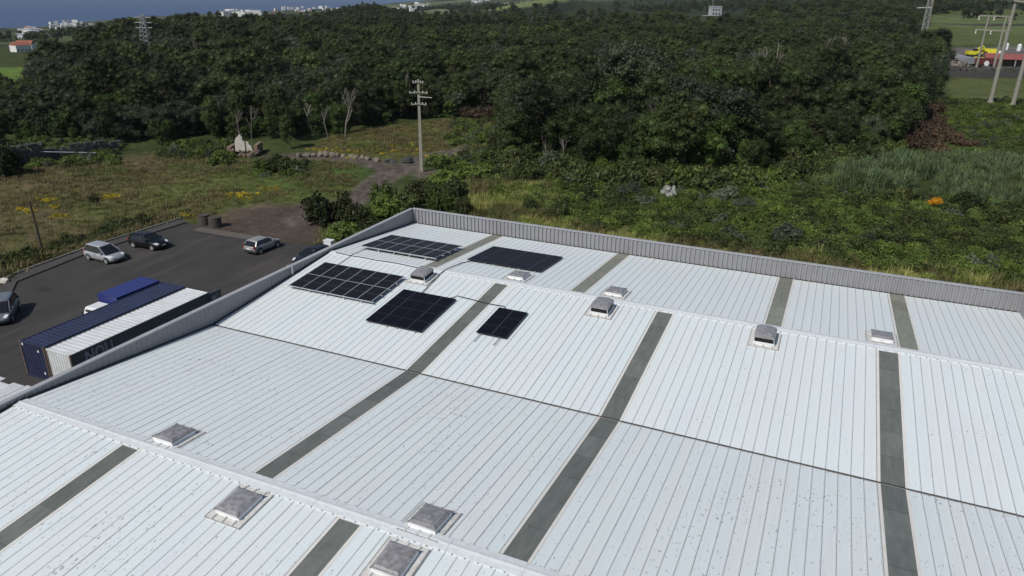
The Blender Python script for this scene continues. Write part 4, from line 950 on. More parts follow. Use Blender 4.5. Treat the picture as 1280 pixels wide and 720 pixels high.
# ------------------------------------------------------------------ far town
def town():
    def box_mesh(w, d, h, gable, wm, rm):
        a = MB(); a.box(-w/2, w/2, -d/2, d/2, -4, h); me = a.mesh('wall', wm)
        b = MB()
        if gable: b.add([(-w/2-.3, -d/2-.3, h), (w/2+.3, -d/2-.3, h), (w/2+.3, d/2+.3, h), (-w/2-.3, d/2+.3, h), (-w/2-.3, 0, h+d*.28), (w/2+.3, 0, h+d*.28)], [(0, 1, 5, 4), (2, 3, 4, 5), (1, 2, 5), (3, 0, 4), (3, 2, 1, 0)])
        else: b.box(-w/2-.2, w/2+.2, -d/2-.2, d/2+.2, h, h+.5)
        return me, b.mesh('roof', rm)
    kinds = [box_mesh(14, 10, 6, 1, M['house'], M['tile']), box_mesh(18, 12, 7, 0, M['house'], M['house']), box_mesh(30, 16, 9, 0, M['house'], M['house_grey']), box_mesh(12, 9, 5, 1, M['house'], M['house_grey']), box_mesh(22, 12, 14, 0, M['house'], M['house'])]
    win = []
    for (w, d, h) in ((14, 10, 6), (18, 12, 7), (30, 16, 9), (12, 9, 5), (22, 12, 14)):
        m_ = MB(); n = int(w/3.2)
        for fl in range(max(1, int(h/3.2))):
            for i in range(n): x = -w/2+(i+.5)*w/n; m_.box(x-.6, x+.6, -d/2-.06, -d/2-.01, fl*3.2+1, fl*3.2+2.4)
        win.append(m_.mesh('windows', M['dark_glass']))
    def house(k, px, r, label, group, sc=1., cat='house', dz=0.):
        x, y = polar(px, r); z = float(height(np.array([x]), np.array([y]))[0]); o = thing('house', label, cat, (x, y, z+dz), azx(px)+random.uniform(-.7, .7), group); o.scale = (sc, sc, sc)
        put('wall', kinds[k][0], o); put('roof', kinds[k][1], o); tag(put('windows', win[k], o), kind='stuff')
    def z_for(px, py, r):    # ground level that shows at a given row
        hy = -9.12+(px-640)*.01094; return CAMZ-(py-hy)/FPX*r*math.cos(PITCH)**2
    def cluster(n, px0, px1, py0, py1, r0, r1, label, group, ks=(0, 1, 2, 3, 4), sc=1.):
        for i in range(n):
            px = random.uniform(px0, px1); py = random.uniform(py0, py1); r = r0+(r1-r0)*(1-(py-py0)/(py1-py0+1e-6)); k = random.choice(ks)
            x, y = polar(px, r); gz = float(height(np.array([x]), np.array([y]))[0]); house(k, px, r, label, group, sc, dz=max(-3, min(9, z_for(px, py, r)-gz-3)))
    cluster(30, 488, 532, 6, 17, 1400, 2300, 'white town building in the gap right of the wooded hill', 'town right of the wooded hill', (1, 2, 4, 1), .55)
    cluster(24, 268, 316, 11, 16, 1000, 1300, 'white building in the row above the forest at upper left', 'town row above the forest', (1, 2, 1), .5)
    cluster(30, 330, 425, 7, 17, 1500, 2400, 'white building scattered on the coast left of the wooded hill', 'coastal town left of the wooded hill', (0, 1, 2, 3), .5)
    cluster(14, 14, 46, 32, 40, 900, 1150, 'white house in the bright cluster at the far left', 'bright far left cluster', (1, 2, 1), .75)
    cluster(22, 45, 105, 20, 27, 1350, 1700, 'white building on the shore at the far left', 'shore buildings at far left', (1, 2, 3), .36)
    cluster(8, 0, 45, 26, 31, 1400, 1700, 'small pale house on the left coast slope', 'left coast slope houses', (0, 3, 1), .6)
    cluster(6, 580, 608, 9, 13, 2000, 2400, 'pale building below the bluish hill at top middle', 'buildings below the bluish hill', (1, 3))
    for px, r, lab in ((4, 520, 'red-roofed house nearest the left picture edge'), (11, 545, 'red-roofed house with white gable, right of its neighbour')): house(0, px, r, lab, 'red-roofed houses at left edge', .62)
    x, y = polar(892, 760); z = -1.5; t = thing('tower_block', 'pale grey tower block standing beyond the forest at top right', 'building', (x, y, z), azx(892)+.35)
    mb = MB(); mb.box(-5, 5, -4, 4, -16, 15.5); mb.build('wall', M['house_grey'], t); mb = MB(); mb.box(5, 13, -4, 4, -16, 6.5); mb.build('annex', M['house'], t); mb = MB(); mb.box(-5.3, 5.3, -4.3, 4.3, 15.5, 16.3); mb.build('roof', M['house_grey'], t); mb = MB(); mb.box(-11, -5, -3, 3, -16, 8); mb.build('annex', M['house_grey'], t)
    for fl in range(4):
        for i in range(3): mb = MB(); mb.box(-3.6+i*2.8, -2.2+i*2.8, -4.08, -4.01, fl*3.4+2, fl*3.4+3.6); mb.build('window', M['dark_glass'], t)
    mb = MB(); mb.bar((-3, 0, 16), (-3, 0, 24), .3); mb.build('mast', M['steel'], t)
town()

# ================================================================== VEGETATION
def leaves(q, centers, radii, n, ls, up_bias=.35, flat=1.0, core=.6):
    """leaf-sized diamonds spread over clumps, plus a leaf-coloured filler blob inside each clump that closes the gaps"""
    C = np.repeat(np.asarray(centers), n, 0); R_ = np.repeat(np.asarray(radii), n)
    d = q.normal(size=(len(C), 3)); d[:, 2] += up_bias; d /= np.linalg.norm(d, axis=1)[:, None]
    p = C+d*np.array([1, 1, flat])*(R_*q.uniform(.5, 1.28, len(C)))[:, None]
    nn = d+q.normal(size=d.shape)*.75; nn /= np.linalg.norm(nn, axis=1)[:, None]
    t = np.cross(nn, q.normal(size=d.shape)); t /= np.linalg.norm(t, axis=1)[:, None]; b = np.cross(nn, t)
    l = ls*q.uniform(.65, 1.3, len(C))[:, None]
    V = np.stack([p+t*l*.5, p+b*l*.28, p-t*l*.5, p-b*l*.28], 1).reshape(-1, 3); F = np.arange(len(V)).reshape(-1, 4)
    if core:  # filler blob per clump, added to block see-through gaps
        bm = bmesh.new(); bmesh.ops.create_icosphere(bm, subdivisions=1, radius=1); cv = np.array([v.co for v in bm.verts]); cf = np.array([[v.index for v in f.verts]+[f.verts[2].index] for f in bm.faces]); bm.free()
        vs = []; fs = []; o = len(V)
        for c, r in zip(centers, radii):
            vs.append(np.asarray(c)+cv*np.array([1, 1, flat])*r*core*(1+q.normal(size=(len(cv), 1))*.13)); fs.append(cf+o); o += len(cv)
        V = np.concatenate([V]+vs); T = np.concatenate(fs)
        return V, F, T
    return V, F, None
def leaf_mesh(name, V, F, T, m):
    nv = len(V); me = bpy.data.meshes.new(name)
    lo = [F.ravel()]; st = np.arange(0, len(F)*4, 4)
    if T is not None: lo.append(T[:, :3].ravel()); st = np.concatenate([st, len(F)*4+np.arange(0, len(T)*3, 3)])
    lo = np.concatenate(lo).astype(np.int32)
    me.vertices.add(nv); me.vertices.foreach_set('co', V.astype(np.float32).ravel()); me.loops.add(len(lo)); me.loops.foreach_set('vertex_index', lo)
    me.polygons.add(len(st)); me.polygons.foreach_set('loop_start', st.astype(np.int32)); me.materials.append(m); me.update(calc_edges=True); return me
def trunk_mb(q, h, r, limbs, spread, lean=.12, mb=None):
    mb = mb or MB(); a = q.uniform(0, 6.28); lx, ly = math.cos(a)*lean, math.sin(a)*lean
    path = [(lx*(z/h)**1.5, ly*(z/h)**1.5, z) for z in np.linspace(-.3, h, 6)]; mb.tube(path, [r*(1-.75*i/5) for i in range(6)], 6)
    for i in range(limbs):
        z = h*q.uniform(.35, .9); b = q.uniform(0, 6.28); ln = spread*q.uniform(.6, 1.)*(1.15-z/h*.5); k_ = (z+.3)/(h+.3)*5; i_ = min(4, int(k_)); s = Vector(path[i_]).lerp(Vector(path[i_+1]), k_-i_); e = s+Vector((math.cos(b)*ln, math.sin(b)*ln, ln*q.uniform(.5, 1.0))); m = (s+e)/2+Vector((0, 0, -.12*ln))
        mb.tube([s, m, e], [r*.42, r*.28, r*.1], 5)
    return mb
def tree_proto(seed, kind):
    q = np.random.default_rng(seed); cs = []; rs = []
    if kind == 0: H_, rx, rz, n, cr = 9.8, 3.3, 3.5, 34, (.75, 1.75)
    elif kind == 1: H_, rx, rz, n, cr = 12.0, 2.7, 4.6, 38, (.60, 1.35)
    elif kind == 2: H_, rx, rz, n, cr = 9.0, 3.8, 3.0, 36, (.7, 1.7)
    else: H_, rx, rz, n, cr = 8.0, 2.6, 3.3, 28, (.6, 1.4)
    cz = H_-rz*.95
    lob = q.normal(size=(5, 3)); lob /= np.linalg.norm(lob, axis=1)[:, None]; amp = q.uniform(-.25, .35, 5)
    for i in range(n):
        d = q.normal(size=3); d[2] = d[2]*.9+.25; d /= np.linalg.norm(d); k = 1+sum(a*max(0, d@l)**2 for a, l in zip(amp, lob))
        rr = q.uniform(.55, .98)*k; cs.append((d[0]*rx*rr, d[1]*rx*rr, cz+d[2]*rz*rr)); rs.append(q.uniform(*cr))
    if kind in (0, 2, 3):
        for i in range(12): a = q.uniform(0, 6.28); cs.append((math.cos(a)*rx*.8, math.sin(a)*rx*.8, q.uniform(.8, 2.5))); rs.append(q.uniform(.7, 1.1))
    V, F, T = leaves(q, cs, rs, 170, (.34, .32, .36, .33)[kind], .45, .85)
    tm = trunk_mb(q, cz+rz*.3, (.24, .22, .26, .18)[kind], 7, rx*.85)
    return V, F, T, tm
LEAFM = ['leaf0', 'leaf1', 'leaf3', 'leaf2']
PROTO = []
for i in range(8):
    kind = i % 4; V, F, T, tm = tree_proto(40+i, kind)
    PROTO.append((leaf_mesh('crown', V, F, T, M[LEAFM[kind]]), tm.mesh('trunk', M['bark']), V, F, T, tm, kind))
# lighter versions for the far forest: crown and trunk in one mesh
LIB = bpy.data.collections.new('tree_library')
def lib_obj(colname, i, me):
    c = bpy.data.collections.get(colname) or bpy.data.collections.new(colname)
    o = bpy.data.objects.new(f'{colname}_{i:02d}', me); c.objects.link(o); return c
for i, (cm, tmesh, V, F, T, tm, kind) in enumerate(PROTO):
    q = np.random.default_rng(i); keep = F[q.random(len(F)) < .62]; bm = bmesh.new(); bm.from_mesh(leaf_mesh('far_crown', V, keep, T, M[LEAFM[kind]]))
    o_ = len(bm.faces); bm.from_mesh(tm.mesh('t', M['bark'])); bm.faces.ensure_lookup_table()
    for f in bm.faces[o_:]: f.material_index = 1
    loose = [v for v in bm.verts if not v.link_faces]; bmesh.ops.delete(bm, geom=loose, context='VERTS')
    me = bpy.data.meshes.new('far_tree'); bm.to_mesh(me); bm.free(); me.materials.append(M[LEAFM[kind]]); me.materials.append(M['bark']); FARC = lib_obj('far_tree', i, me)
def scatter(name, colname, P, scl, rot, idx, label, cat=None):
    """one 'stuff' object: points that carry instances of the library shapes"""
    me = bpy.data.meshes.new(name); me.vertices.add(len(P)); me.vertices.foreach_set('co', np.asarray(P, np.float32).ravel())
    a = me.attributes.new('scl', 'FLOAT_VECTOR', 'POINT'); a.data.foreach_set('vector', np.asarray(scl, np.float32).ravel())
    a = me.attributes.new('rotv', 'FLOAT_VECTOR', 'POINT'); a.data.foreach_set('vector', np.asarray(rot, np.float32).ravel())
    a = me.attributes.new('pick', 'INT', 'POINT'); a.data.foreach_set('value', np.asarray(idx, np.int32))
    ng = bpy.data.node_groups.new(name+'_scatter', 'GeometryNodeTree'); ng.interface.new_socket('Geometry', in_out='INPUT', socket_type='NodeSocketGeometry'); ng.interface.new_socket('Geometry', in_out='OUTPUT', socket_type='NodeSocketGeometry')
    gi = ng.nodes.new('NodeGroupInput'); go = ng.nodes.new('NodeGroupOutput'); ip = ng.nodes.new('GeometryNodeInstanceOnPoints'); ci = ng.nodes.new('GeometryNodeCollectionInfo')
    ci.inputs['Collection'].default_value = bpy.data.collections[colname]; ci.inputs['Separate Children'].default_value = True; ci.inputs['Reset Children'].default_value = True
    def na(nm, dt): n = ng.nodes.new('GeometryNodeInputNamedAttribute'); n.data_type = dt; n.inputs[0].default_value = nm; return n.outputs[0]
    e = ng.nodes.new('FunctionNodeEulerToRotation')
    ng.links.new(gi.outputs[0], ip.inputs['Points']); ng.links.new(ci.outputs[0], ip.inputs['Instance']); ip.inputs['Pick Instance'].default_value = True
    ng.links.new(na('pick', 'INT'), ip.inputs['Instance Index']); ng.links.new(na('rotv', 'FLOAT_VECTOR'), e.inputs[0]); ng.links.new(e.outputs[0], ip.inputs['Rotation']); ng.links.new(na('scl', 'FLOAT_VECTOR'), ip.inputs['Scale']); ng.links.new(ip.outputs[0], go.inputs[0])
    o = put(name, me); md = o.modifiers.new('scatter', 'NODES'); md.node_group = ng
    tag(o, label, cat, kind='stuff'); return o
BARE_SPOTS = ((431, 172, 92), (411, 176, 122), (392, 172, 118), (302, 178, 126), (315, 178, 120), (247, 88, 36), (128, 128, 92), (137, 128, 96), (512, 116, 78), (764, 112, 60), (790, 90, 44), (873, 118, 70), (905, 108, 66), (915, 100, 52), (944, 112, 40), (952, 112, 46), (816, 172, 106), (730, 168, 118), (680, 200, 160), (700, 204, 162), (1095, 150, 100), (1056, 80, 34), (970, 98, 36), (356, 110, 74), (660, 40, 14), (676, 40, 15), (735, 44, 16), (548, 58, 24), (1030, 90, 30))
# forest edge as surveyed: columns of the photo and the row where the first trunks stand
FX = [-700, -60, 0, 16, 60, 150, 200, 280, 330, 375, 398, 430, 500, 540, 590, 625, 634, 642, 700, 760, 820, 900, 960, 1010, 1060, 1110, 1138, 1146, 1165, 1178, 1184, 1400, 1700]
FY = [235, 190, 184, 176, 178, 182, 184, 176, 189, 190, 175, 168, 158, 152, 140, 136, 168, 206, 214, 218, 220, 225, 219, 206, 197, 191, 172, 150, 112, 92, 34, 31, 31]
RX = [-700, 0, 45, 100, 150, 250, 300, 420, 560, 640, 820, 880, 960, 1000, 1130, 1700]
RM = [215, 220, 232, 315, 440, 470, 440, 395, 400, 450, 560, 450, 620, 780, 820, 900]
def forest():
    q = np.random.default_rng(5); pts = []
    r = 55.
    while r < 900:
        sp = 3.15 if r < 200 else 4.2 if r < 330 else 5.4; n = int(2*rad(52)*r/sp)
        a = YAW+np.linspace(-rad(52), rad(52), n)+q.uniform(-.5, .5, n)*sp/r*.9; rr = r+q.uniform(-.45, .45, n)*sp
        pts.append(np.stack([-np.sin(a)*rr, np.cos(a)*rr], 1)); r += sp*.9
    P = np.concatenate(pts); z = height(P[:, 0], P[:, 1]); px, py = seen(P[:, 0], P[:, 1], 0*z); rr = np.hypot(P[:, 0], P[:, 1])
    ok = (py < np.interp(px, FX, FY)+(fbm(N2, P[:, 0]/9, P[:, 1]/9, 2)-.5)*10) & (rr < np.interp(px, RX, RM)*(1+(fbm(N1, P[:, 0]/60, P[:, 1]/60, 2)-.5)*.16)) & (px > -160) & (px < 1420)
    ok &= sdf(MEADOW3, P[:, 0], P[:, 1]) > 1.; ok &= sdf(RYARD, P[:, 0], P[:, 1]) > 3; ok &= sdf(MEADOW2, P[:, 0], P[:, 1]) > 2
    ok &= ~((px > 1184) & (py > 20) & (py < 34) & (q.random(len(px)) < .75))
    ok &= q.random(len(px)) > .08; ok &= ~((px < 50) & (py > 68) & (py < 132))
    for bx_, yb, yt in BARE_SPOTS+((187, 76, 0), (1150, 62, 0)):            # the pale trees stand in small openings
        bx, by = at(bx_, yb); d = math.hypot(bx, by); ux, uy = bx/d, by/d; al = (bx-P[:, 0])*ux+(by-P[:, 1])*uy; ac = np.abs(-(P[:, 0]-bx)*uy+(P[:, 1]-by)*ux)
        ok &= ~((al > -2) & (al < (13 if d < 170 else 28 if yt else 55)) & (ac < (3.6 if yt else 5)))
    # wooded hills further off
    ex = []
    for hx, hr, sg, nn in ((455, 900, 46, 190), (585, 1500, 130, 240), (780, 1150, 190, 420), (930, 1250, 170, 320), (1090, 1000, 120, 260), (500, 690, 110, 300), (600, 660, 90, 220), (400, 660, 90, 160), (1240, 900, 130, 160), (1160, 740, 60, 60), (-20, 900, 150, 200)):
        bx, by = polar(hx, hr); ex.append(np.stack([bx+q.normal(size=nn)*sg*.6, by+q.normal(size=nn)*sg*.6], 1))
    ex = np.concatenate(ex)
    for px_, dist, sg in ((546, 1112, 27), (668, 830, 40), (645, 800, 30)):
        bx, by = polar(px_, dist); ex = ex[np.hypot(ex[:, 0]-bx, ex[:, 1]-by) > sg*1.05]
    P = np.concatenate([P[ok], ex]); z = height(P[:, 0], P[:, 1]); rr = np.hypot(P[:, 0], P[:, 1]); o = np.argsort(rr); P, z, rr = P[o], z[o], rr[o]; px, py = seen(P[:, 0], P[:, 1], z)
    n1, n2 = fbm(N3, P[:, 0]/22, P[:, 1]/22, 2), fbm(N1, P[:, 0]/16+40, P[:, 1]/16, 2)
    k = np.where(n1 < .42, 0, np.where(n1 < .52, 3, np.where(n1 < .6, 1, 2))); k = np.where(q.random(len(k)) < .35, q.integers(0, 4, len(k)), k)
    # right-hand front stand is dark and leafy to the ground
    k = np.where((px > 640) & (px < 1140) & (rr < 130) & (q.random(len(k)) < .7), np.where(q.random(len(k)) < .5, 3, 0), k)
    s = q.uniform(.62, 1.15, len(P))*(.70+.62*n2)*np.where(q.random(len(P)) < .06, 1.3, 1.); front = np.interp(px, FX, FY)-py; s = np.where((front < 10) & (rr < 160), s*q.uniform(.6, .95, len(s)), s)
    st_ = np.clip(.35+1.3*fbm(N3, P[:, 0]/18+7, P[:, 1]/18+2, 2), .6, 1.35); s = np.where(rr < 200, s*st_*np.where(px > 640, .92, .78), np.where(rr <= 260, s*.85*st_, s)); s = np.where((px < 75) & (py > 128), s*.7, s)
    s = np.where((rr > 165) & (rr <= 260), np.clip(s, .45, .9), s)
    s = np.where(rr > 260, np.clip(s*np.clip(st_, .8, 1.2), .45, .88)*np.interp(px, [0, 90, 160, 330, 420], [1, 1, 1.18, 1.18, 1.]), s); s = np.where(rr > 640, s*.8, s)
    vis = (px > -40) & (px < 1320) & (rr < 420); ind = np.where(vis)[0][:300]; indset = np.zeros(len(P), bool); indset[ind] = True
    LB = [('dark rounded tree', 'evergreen tree'), ('olive narrow-crowned tree', 'tall tree'), ('broad grey-green tree', 'broad tree'), ('fresh green bushy tree', 'bushy tree')]
    for i in ind:
        kk = int(k[i]); v = PROTO[kk+4*int(q.integers(0, 2))]
        zn = int(np.searchsorted([60, 160, 270, 350, 420, 520, 630, 720, 800, 880, 960, 1050], px[i]))
        where = ('at the left picture edge', 'behind the dark stone wall', 'behind the back of the dry field', 'around the ruined house', 'behind the row of boulders', 'behind the utility pole', 'behind the brown brush heap', 'at the left corner of the dense stand', 'left of the white-flowering bush', 'above the white-flowering bush', 'above the pale shrubs', 'left of the canes', 'beside the reddish dead brush')[zn]
        sz = 'small' if s[i] < .5 else 'tall' if s[i] > .72 else 'medium'; dp = 'front ' if front[i] < 14 else ''
        t = thing('forest_tree', dp+sz+' '+LB[kk][0]+' '+where, 'tree', (P[i, 0], P[i, 1], z[i]-.1), float(q.uniform(0, 6.28)), 'forest trees '+where); t.scale = (s[i]*q.uniform(.9, 1.15),)*2+(s[i],)
        put('crown', v[0], t); put('trunk', v[1], t)
    m = ~indset; n = int(m.sum()); print('far trees', n)
    scatter('far_forest', 'far_tree', np.stack([P[m, 0], P[m, 1], z[m]-.2], 1), np.stack([s[m]*q.uniform(.9, 1.2, n), s[m]*q.uniform(.9, 1.2, n), s[m]], 1), np.stack([0*z[m], 0*z[m], q.uniform(0, 6.28, n)], 1), k[m]+4*q.integers(0, 2, n), 'dense dark green forest stretching to the hills', 'forest')
forest()
# bare pale trees
def bare_mesh(seed, h):
    q = np.random.default_rng(seed); mb = MB()
    def br(p, d, l, r, lev):
        pts = [p]; 
        for i in range(3): d = (d+Vector(q.normal(size=3))*.10).normalized(); pts.append(pts[-1]+d*l/3)
        mb.tube(pts, [r, r*.85, r*.7, r*.5], 5 if lev < 2 else 4, cap=False)
        if lev < 3:
            for i in range(3 if lev else 5):
                t = q.uniform(.35, 1.) if lev else q.uniform(.4, 1.); b = pts[min(3, int(t*3))]; nd = (d+Vector((q.normal(), q.normal(), abs(q.normal())*.5))*.55).normalized(); br(b, nd, l*q.uniform(.35, .55), r*.45, lev+1)
    br(Vector((0, 0, -.3)), Vector((q.normal()*.08, q.normal()*.08, 1)).normalized(), h*.72, h*.014, 0); return mb
BARE = [bare_mesh(60+i, 10.).mesh('branches', M['bark_pale']) for i in range(4)]
def bare():
    for px, yb, yt in BARE_SPOTS:
        x, y, h = up(px, yb, yt); z = float(height(np.array([x]), np.array([y]))[0])
        o = put('bare_tree', random.choice(BARE), loc=(x, y, z), rot=(random.uniform(-.08, .08), random.uniform(-.08, .08), random.random()*6)); s = h/10.; o.scale = (s*.9, s*.9, s)
        tag(o, 'pale leafless tree standing among the dark '+('left forest' if px < 450 else 'middle forest' if px < 800 else 'right forest'), 'tree', 'pale bare trees in the '+('left forest' if px < 450 else 'middle forest' if px < 800 else 'right forest'))
bare()
# shrubs
def bush_geo(seed, n, r, cr, nl, ls, flat=.8):
    q = np.random.default_rng(seed); cs = []; rs = []
    for i in range(n):
        d = q.normal(size=3); d[2] = abs(d[2])*.8; d /= np.linalg.norm(d); k = q.uniform(.35, .95); cs.append((d[0]*r*k, d[1]*r*k, .15*r+d[2]*r*flat*k)); rs.append(q.uniform(*cr)*r)
    return leaves(q, cs, rs, nl, ls, .5, .9)
SHR = {}
for nm, m in (('dark', 'scrub_dark'), ('green', 'scrub'), ('pale', 'scrub_pale'), ('dead', 'dead'), ('orange', 'orange'), ('white', 'whiteflower'), ('tree', 'leaf0')):
    SHR[nm] = [leaf_mesh('foliage', *bush_geo(90+i*7+len(nm), 22, 1., (.24, .38), 90, .17 if nm != 'dead' else .13), M[m]) for i in range(3)]
def shrub(px, py, rx, h, kind, label, group=None):
    x, y = at(px, py); z = float(height(np.array([x]), np.array([y]))[0]); s = thing('shrub', label, 'shrub', (x, y, z), random.random()*6, group)
    o = put('foliage', random.choice(SHR[kind]), s); o.scale = (rx, rx*random.uniform(.85, 1.1), h/1.15)
    q = np.random.default_rng(int(px)); mb = MB()
    for i in range(5): a = i*1.26; mb.tube([(0, 0, -.1), (math.cos(a)*rx*.25, math.sin(a)*rx*.25, h*.35), (math.cos(a)*rx*.5, math.sin(a)*rx*.5, h*.7)], [.06, .045, .02], 5)
    mb.build('stem', M['bark'], s)
G_B = 'bushes between the dirt track and the warehouse'
for px, py, rx, h, k, lab in ((404, 279, 2.3, 4.0, 'dark', 'big dark bush left of two beside the dirt apron'), (440, 281, 2.3, 3.7, 'dark', 'big dark bush right of two beside the dirt apron'),
    (430, 297, 1.9, 1.9, 'green', 'low green bush in front of the two big dark bushes'), (462, 289, 1.7, 1.8, 'dark', 'low dark bush beside parapet, right of the two big ones'), (484, 268, 2.2, 2.6, 'green', 'green bush near the parapet in front of the track bend'),
    (480, 247, 1.8, 2.2, 'green', 'small green bush right of the track bend'), (505, 262, 2.0, 2.6, 'dark', 'dark bush behind the parapet corner, left of centre'), (520, 252, 2.0, 2.8, 'dark', 'tallest dark bush behind the parapet corner'), (535, 246, 1.9, 2.6, 'dark', 'dark bush behind the parapet corner, right of tallest'),
    (549, 262, 1.8, 3.0, 'green', 'upright leafy bush just behind the parapet corner'), (566, 243, 2.0, 2.4, 'dark', 'dark bush right of the utility pole foot'), (581, 268, 1.2, 2.6, 'dark', 'narrow upright bush at the right end of the bush row'), (556, 228, 2.4, 2.0, 'green', 'spreading green bush beside the utility pole'), (590, 222, 2.8, 2.2, 'green', 'spreading green bush behind the bush row'),
    (545, 205, 2.6, 1.8, 'green', 'green thicket behind utility pole foot'), (455, 300, 1.3, 1.3, 'green', 'small green bush tight against the side parapet')): shrub(px, py, rx, h, k, lab, G_B)
for px, py, rx, h, k, lab in ((980, 302, 1.9, 2.0, 'pale', 'pale large-leaved shrub near far parapet, right of centre'), (701, 268, 1.7, 2.2, 'dark', 'dark shrub just behind the far parapet'), (690, 272, 1.1, 1.4, 'dark', 'smaller dark shrub touching the dark one behind far parapet'), (665, 262, 1.2, 1.5, 'dark', 'dark shrub left of the dark pair behind far parapet'), (745, 286, 1.2, 1.2, 'dark', 'low dark shrub at the parapet, right of the dark pair'),
    (1078, 238, 2.0, 2.6, 'tree', 'dark hollow shrub at the left end of the canes'), (1208, 262, 2.0, 2.2, 'tree', 'dark blue-green shrub right of the orange bush'), (1166, 258, .95, 1.3, 'orange', 'small bright orange flowering bush in front of canes'), (834, 247, .95, 1.9, 'white', 'small white-flowering bush below the dense forest'),
    (786, 246, 1.8, 1.9, 'pale', 'pale twiggy shrub left of the white bush'), (806, 256, 1.4, 1.4, 'pale', 'pale shrub below the white-flowering bush'), (905, 250, 2.0, 2.0, 'pale', 'pale shrub right of the white-flowering bush'), (928, 260, 1.4, 1.4, 'pale', 'smaller pale shrub right of white-flowering bush'), (720, 228, 2.2, 2.2, 'pale', 'grey-green shrub at the forest foot, middle'), (660, 225, 2.4, 2.8, 'dark', 'dark shrub at the left corner of the dense forest'), (690, 214, 2.6, 3.2, 'pale', 'tall grey-green shrub under the forest edge'),
    (1080, 305, 1.4, 1.2, 'pale', 'small pale shrub near the far parapet, right'), (750, 216, 2.2, 2.4, 'green', 'green shrub at the forest foot beside the grey-green one'), (640, 205, 2.6, 2.8, 'green', 'green shrub at the left foot of dense forest'), (612, 205, 2.4, 2.2, 'green', 'green shrub left of the dense forest corner')): shrub(px, py, rx, h, k, lab)
for px, py, rx, h in ((1152, 158, 3.6, 4.4), (1166, 168, 3.4, 3.8), (1180, 178, 3.2, 3.2), (1152, 192, 3.0, 4.0), (1202, 184, 2.6, 2.4), (1162, 142, 3.6, 4.2), (1168, 196, 2.4, 3.0), (1140, 178, 3.0, 4.2)): shrub(px, py, rx, h, 'dead', 'reddish-brown dead brush right of the forest', 'reddish dead brush right of the forest')
for px, py, rx, h in ((586, 147, 2.4, 2.4), (600, 147, 2.6, 2.8), (614, 146, 2.4, 2.2), (626, 144, 2.0, 2.0)): shrub(px, py, rx, h, 'dead', 'brown dead brush heap at the back of the clearing', 'brown dead brush at the back of the clearing')
for px, py, rx, h, lab in ((330, 216, 2.0, 2.2, 'dense shrub right of the ruined house'), (348, 214, 2.2, 2.6, 'dark dense shrub between ruin and boulders'), (362, 214, 1.8, 2.2, 'dark shrub at the left end of the track'), (275, 205, 2.0, 2.2, 'green shrub left of the ruined house')): shrub(px, py, rx, h, 'dark' if px > 340 else 'green', lab)
shrub(4, 218, 3.2, 4.6, 'tree', 'big dark bush at the left picture edge behind the dry field')
for px, py, lab in ((118, 252, 'small dark bush standing alone in the dry field'),): shrub(px, py, .7, .9, 'dark', lab)
x, y = at(360, 292)
# scattered ground cover
for i in range(6):
    lib_obj('scrub_bush', i, leaf_mesh('scrub_leaves', *bush_geo(300+i, 9, .8, (.30, .48), 62, .20, .6), M[('scrub', 'scrub', 'scrub_dark', 'scrub', 'scrub_pale', 'scrub')[i]]))
def blades(seed, n, h, w, spread, bend):
    q = np.random.default_rng(seed); V = []; F = []
    for i in range(n):
        a = q.uniform(0, 6.28); x, y = q.normal(size=2)*spread; hh = h*q.uniform(.55, 1.15); b = bend*q.uniform(.3, 1.2); dx, dy = math.cos(a), math.sin(a); o = len(V)
        for t, ww in ((0, 1), (.55, .8), (1, .12)):
            cx, cy, cz = x+dx*b*hh*t*t, y+dy*b*hh*t*t, hh*(t-.25*b*t*t); V += [(cx-dy*w*ww/2, cy+dx*w*ww/2, cz), (cx+dy*w*ww/2, cy-dx*w*ww/2, cz)]
        F += [(o, o+1, o+3, o+2), (o+2, o+3, o+5, o+4)]
    return np.array(V), np.array(F)
for i in range(3): lib_obj('grass_tuft', i, np_mesh('grass', *blades(400+i, 22, .38, .035, .22, .6), M['grass']))
for i in range(3): lib_obj('straw_tuft', i, np_mesh('straw', *blades(420+i, 26, .75, .04, .25, .55), M['straw'] if i else M['grass']))
for i in range(3):
    V, F = blades(440+i, 18, 2.4, .07, .35, .25); V2, F2 = blades(450+i, 34, 1.1, .07, .4, 1.1); V2[:, 2] += np.repeat(np.random.default_rng(i).uniform(.5, 2.0, 34), 6); lib_obj('cane', i, np_mesh('cane', np.concatenate([V, V2]), np.concatenate([F, F2+len(V)]), M['cane']))
for i in range(2): lib_obj('flower', i, leaf_mesh('flowers', *bush_geo(470+i, 6, .4, (.3, .45), 26, .11, .6), M['flower']))
def rand_in(q, poly, n):
    P = np.asarray(poly); lo, hi = P.min(0), P.max(0); out = np.empty((0, 2))
    while len(out) < n:
        c = q.uniform(lo, hi, (n*3, 2)); c = c[sdf(poly, c[:, 0], c[:, 1]) < 0]; out = np.concatenate([out, c])
    return out[:n]
def z_of(P): return height(P[:, 0], P[:, 1])
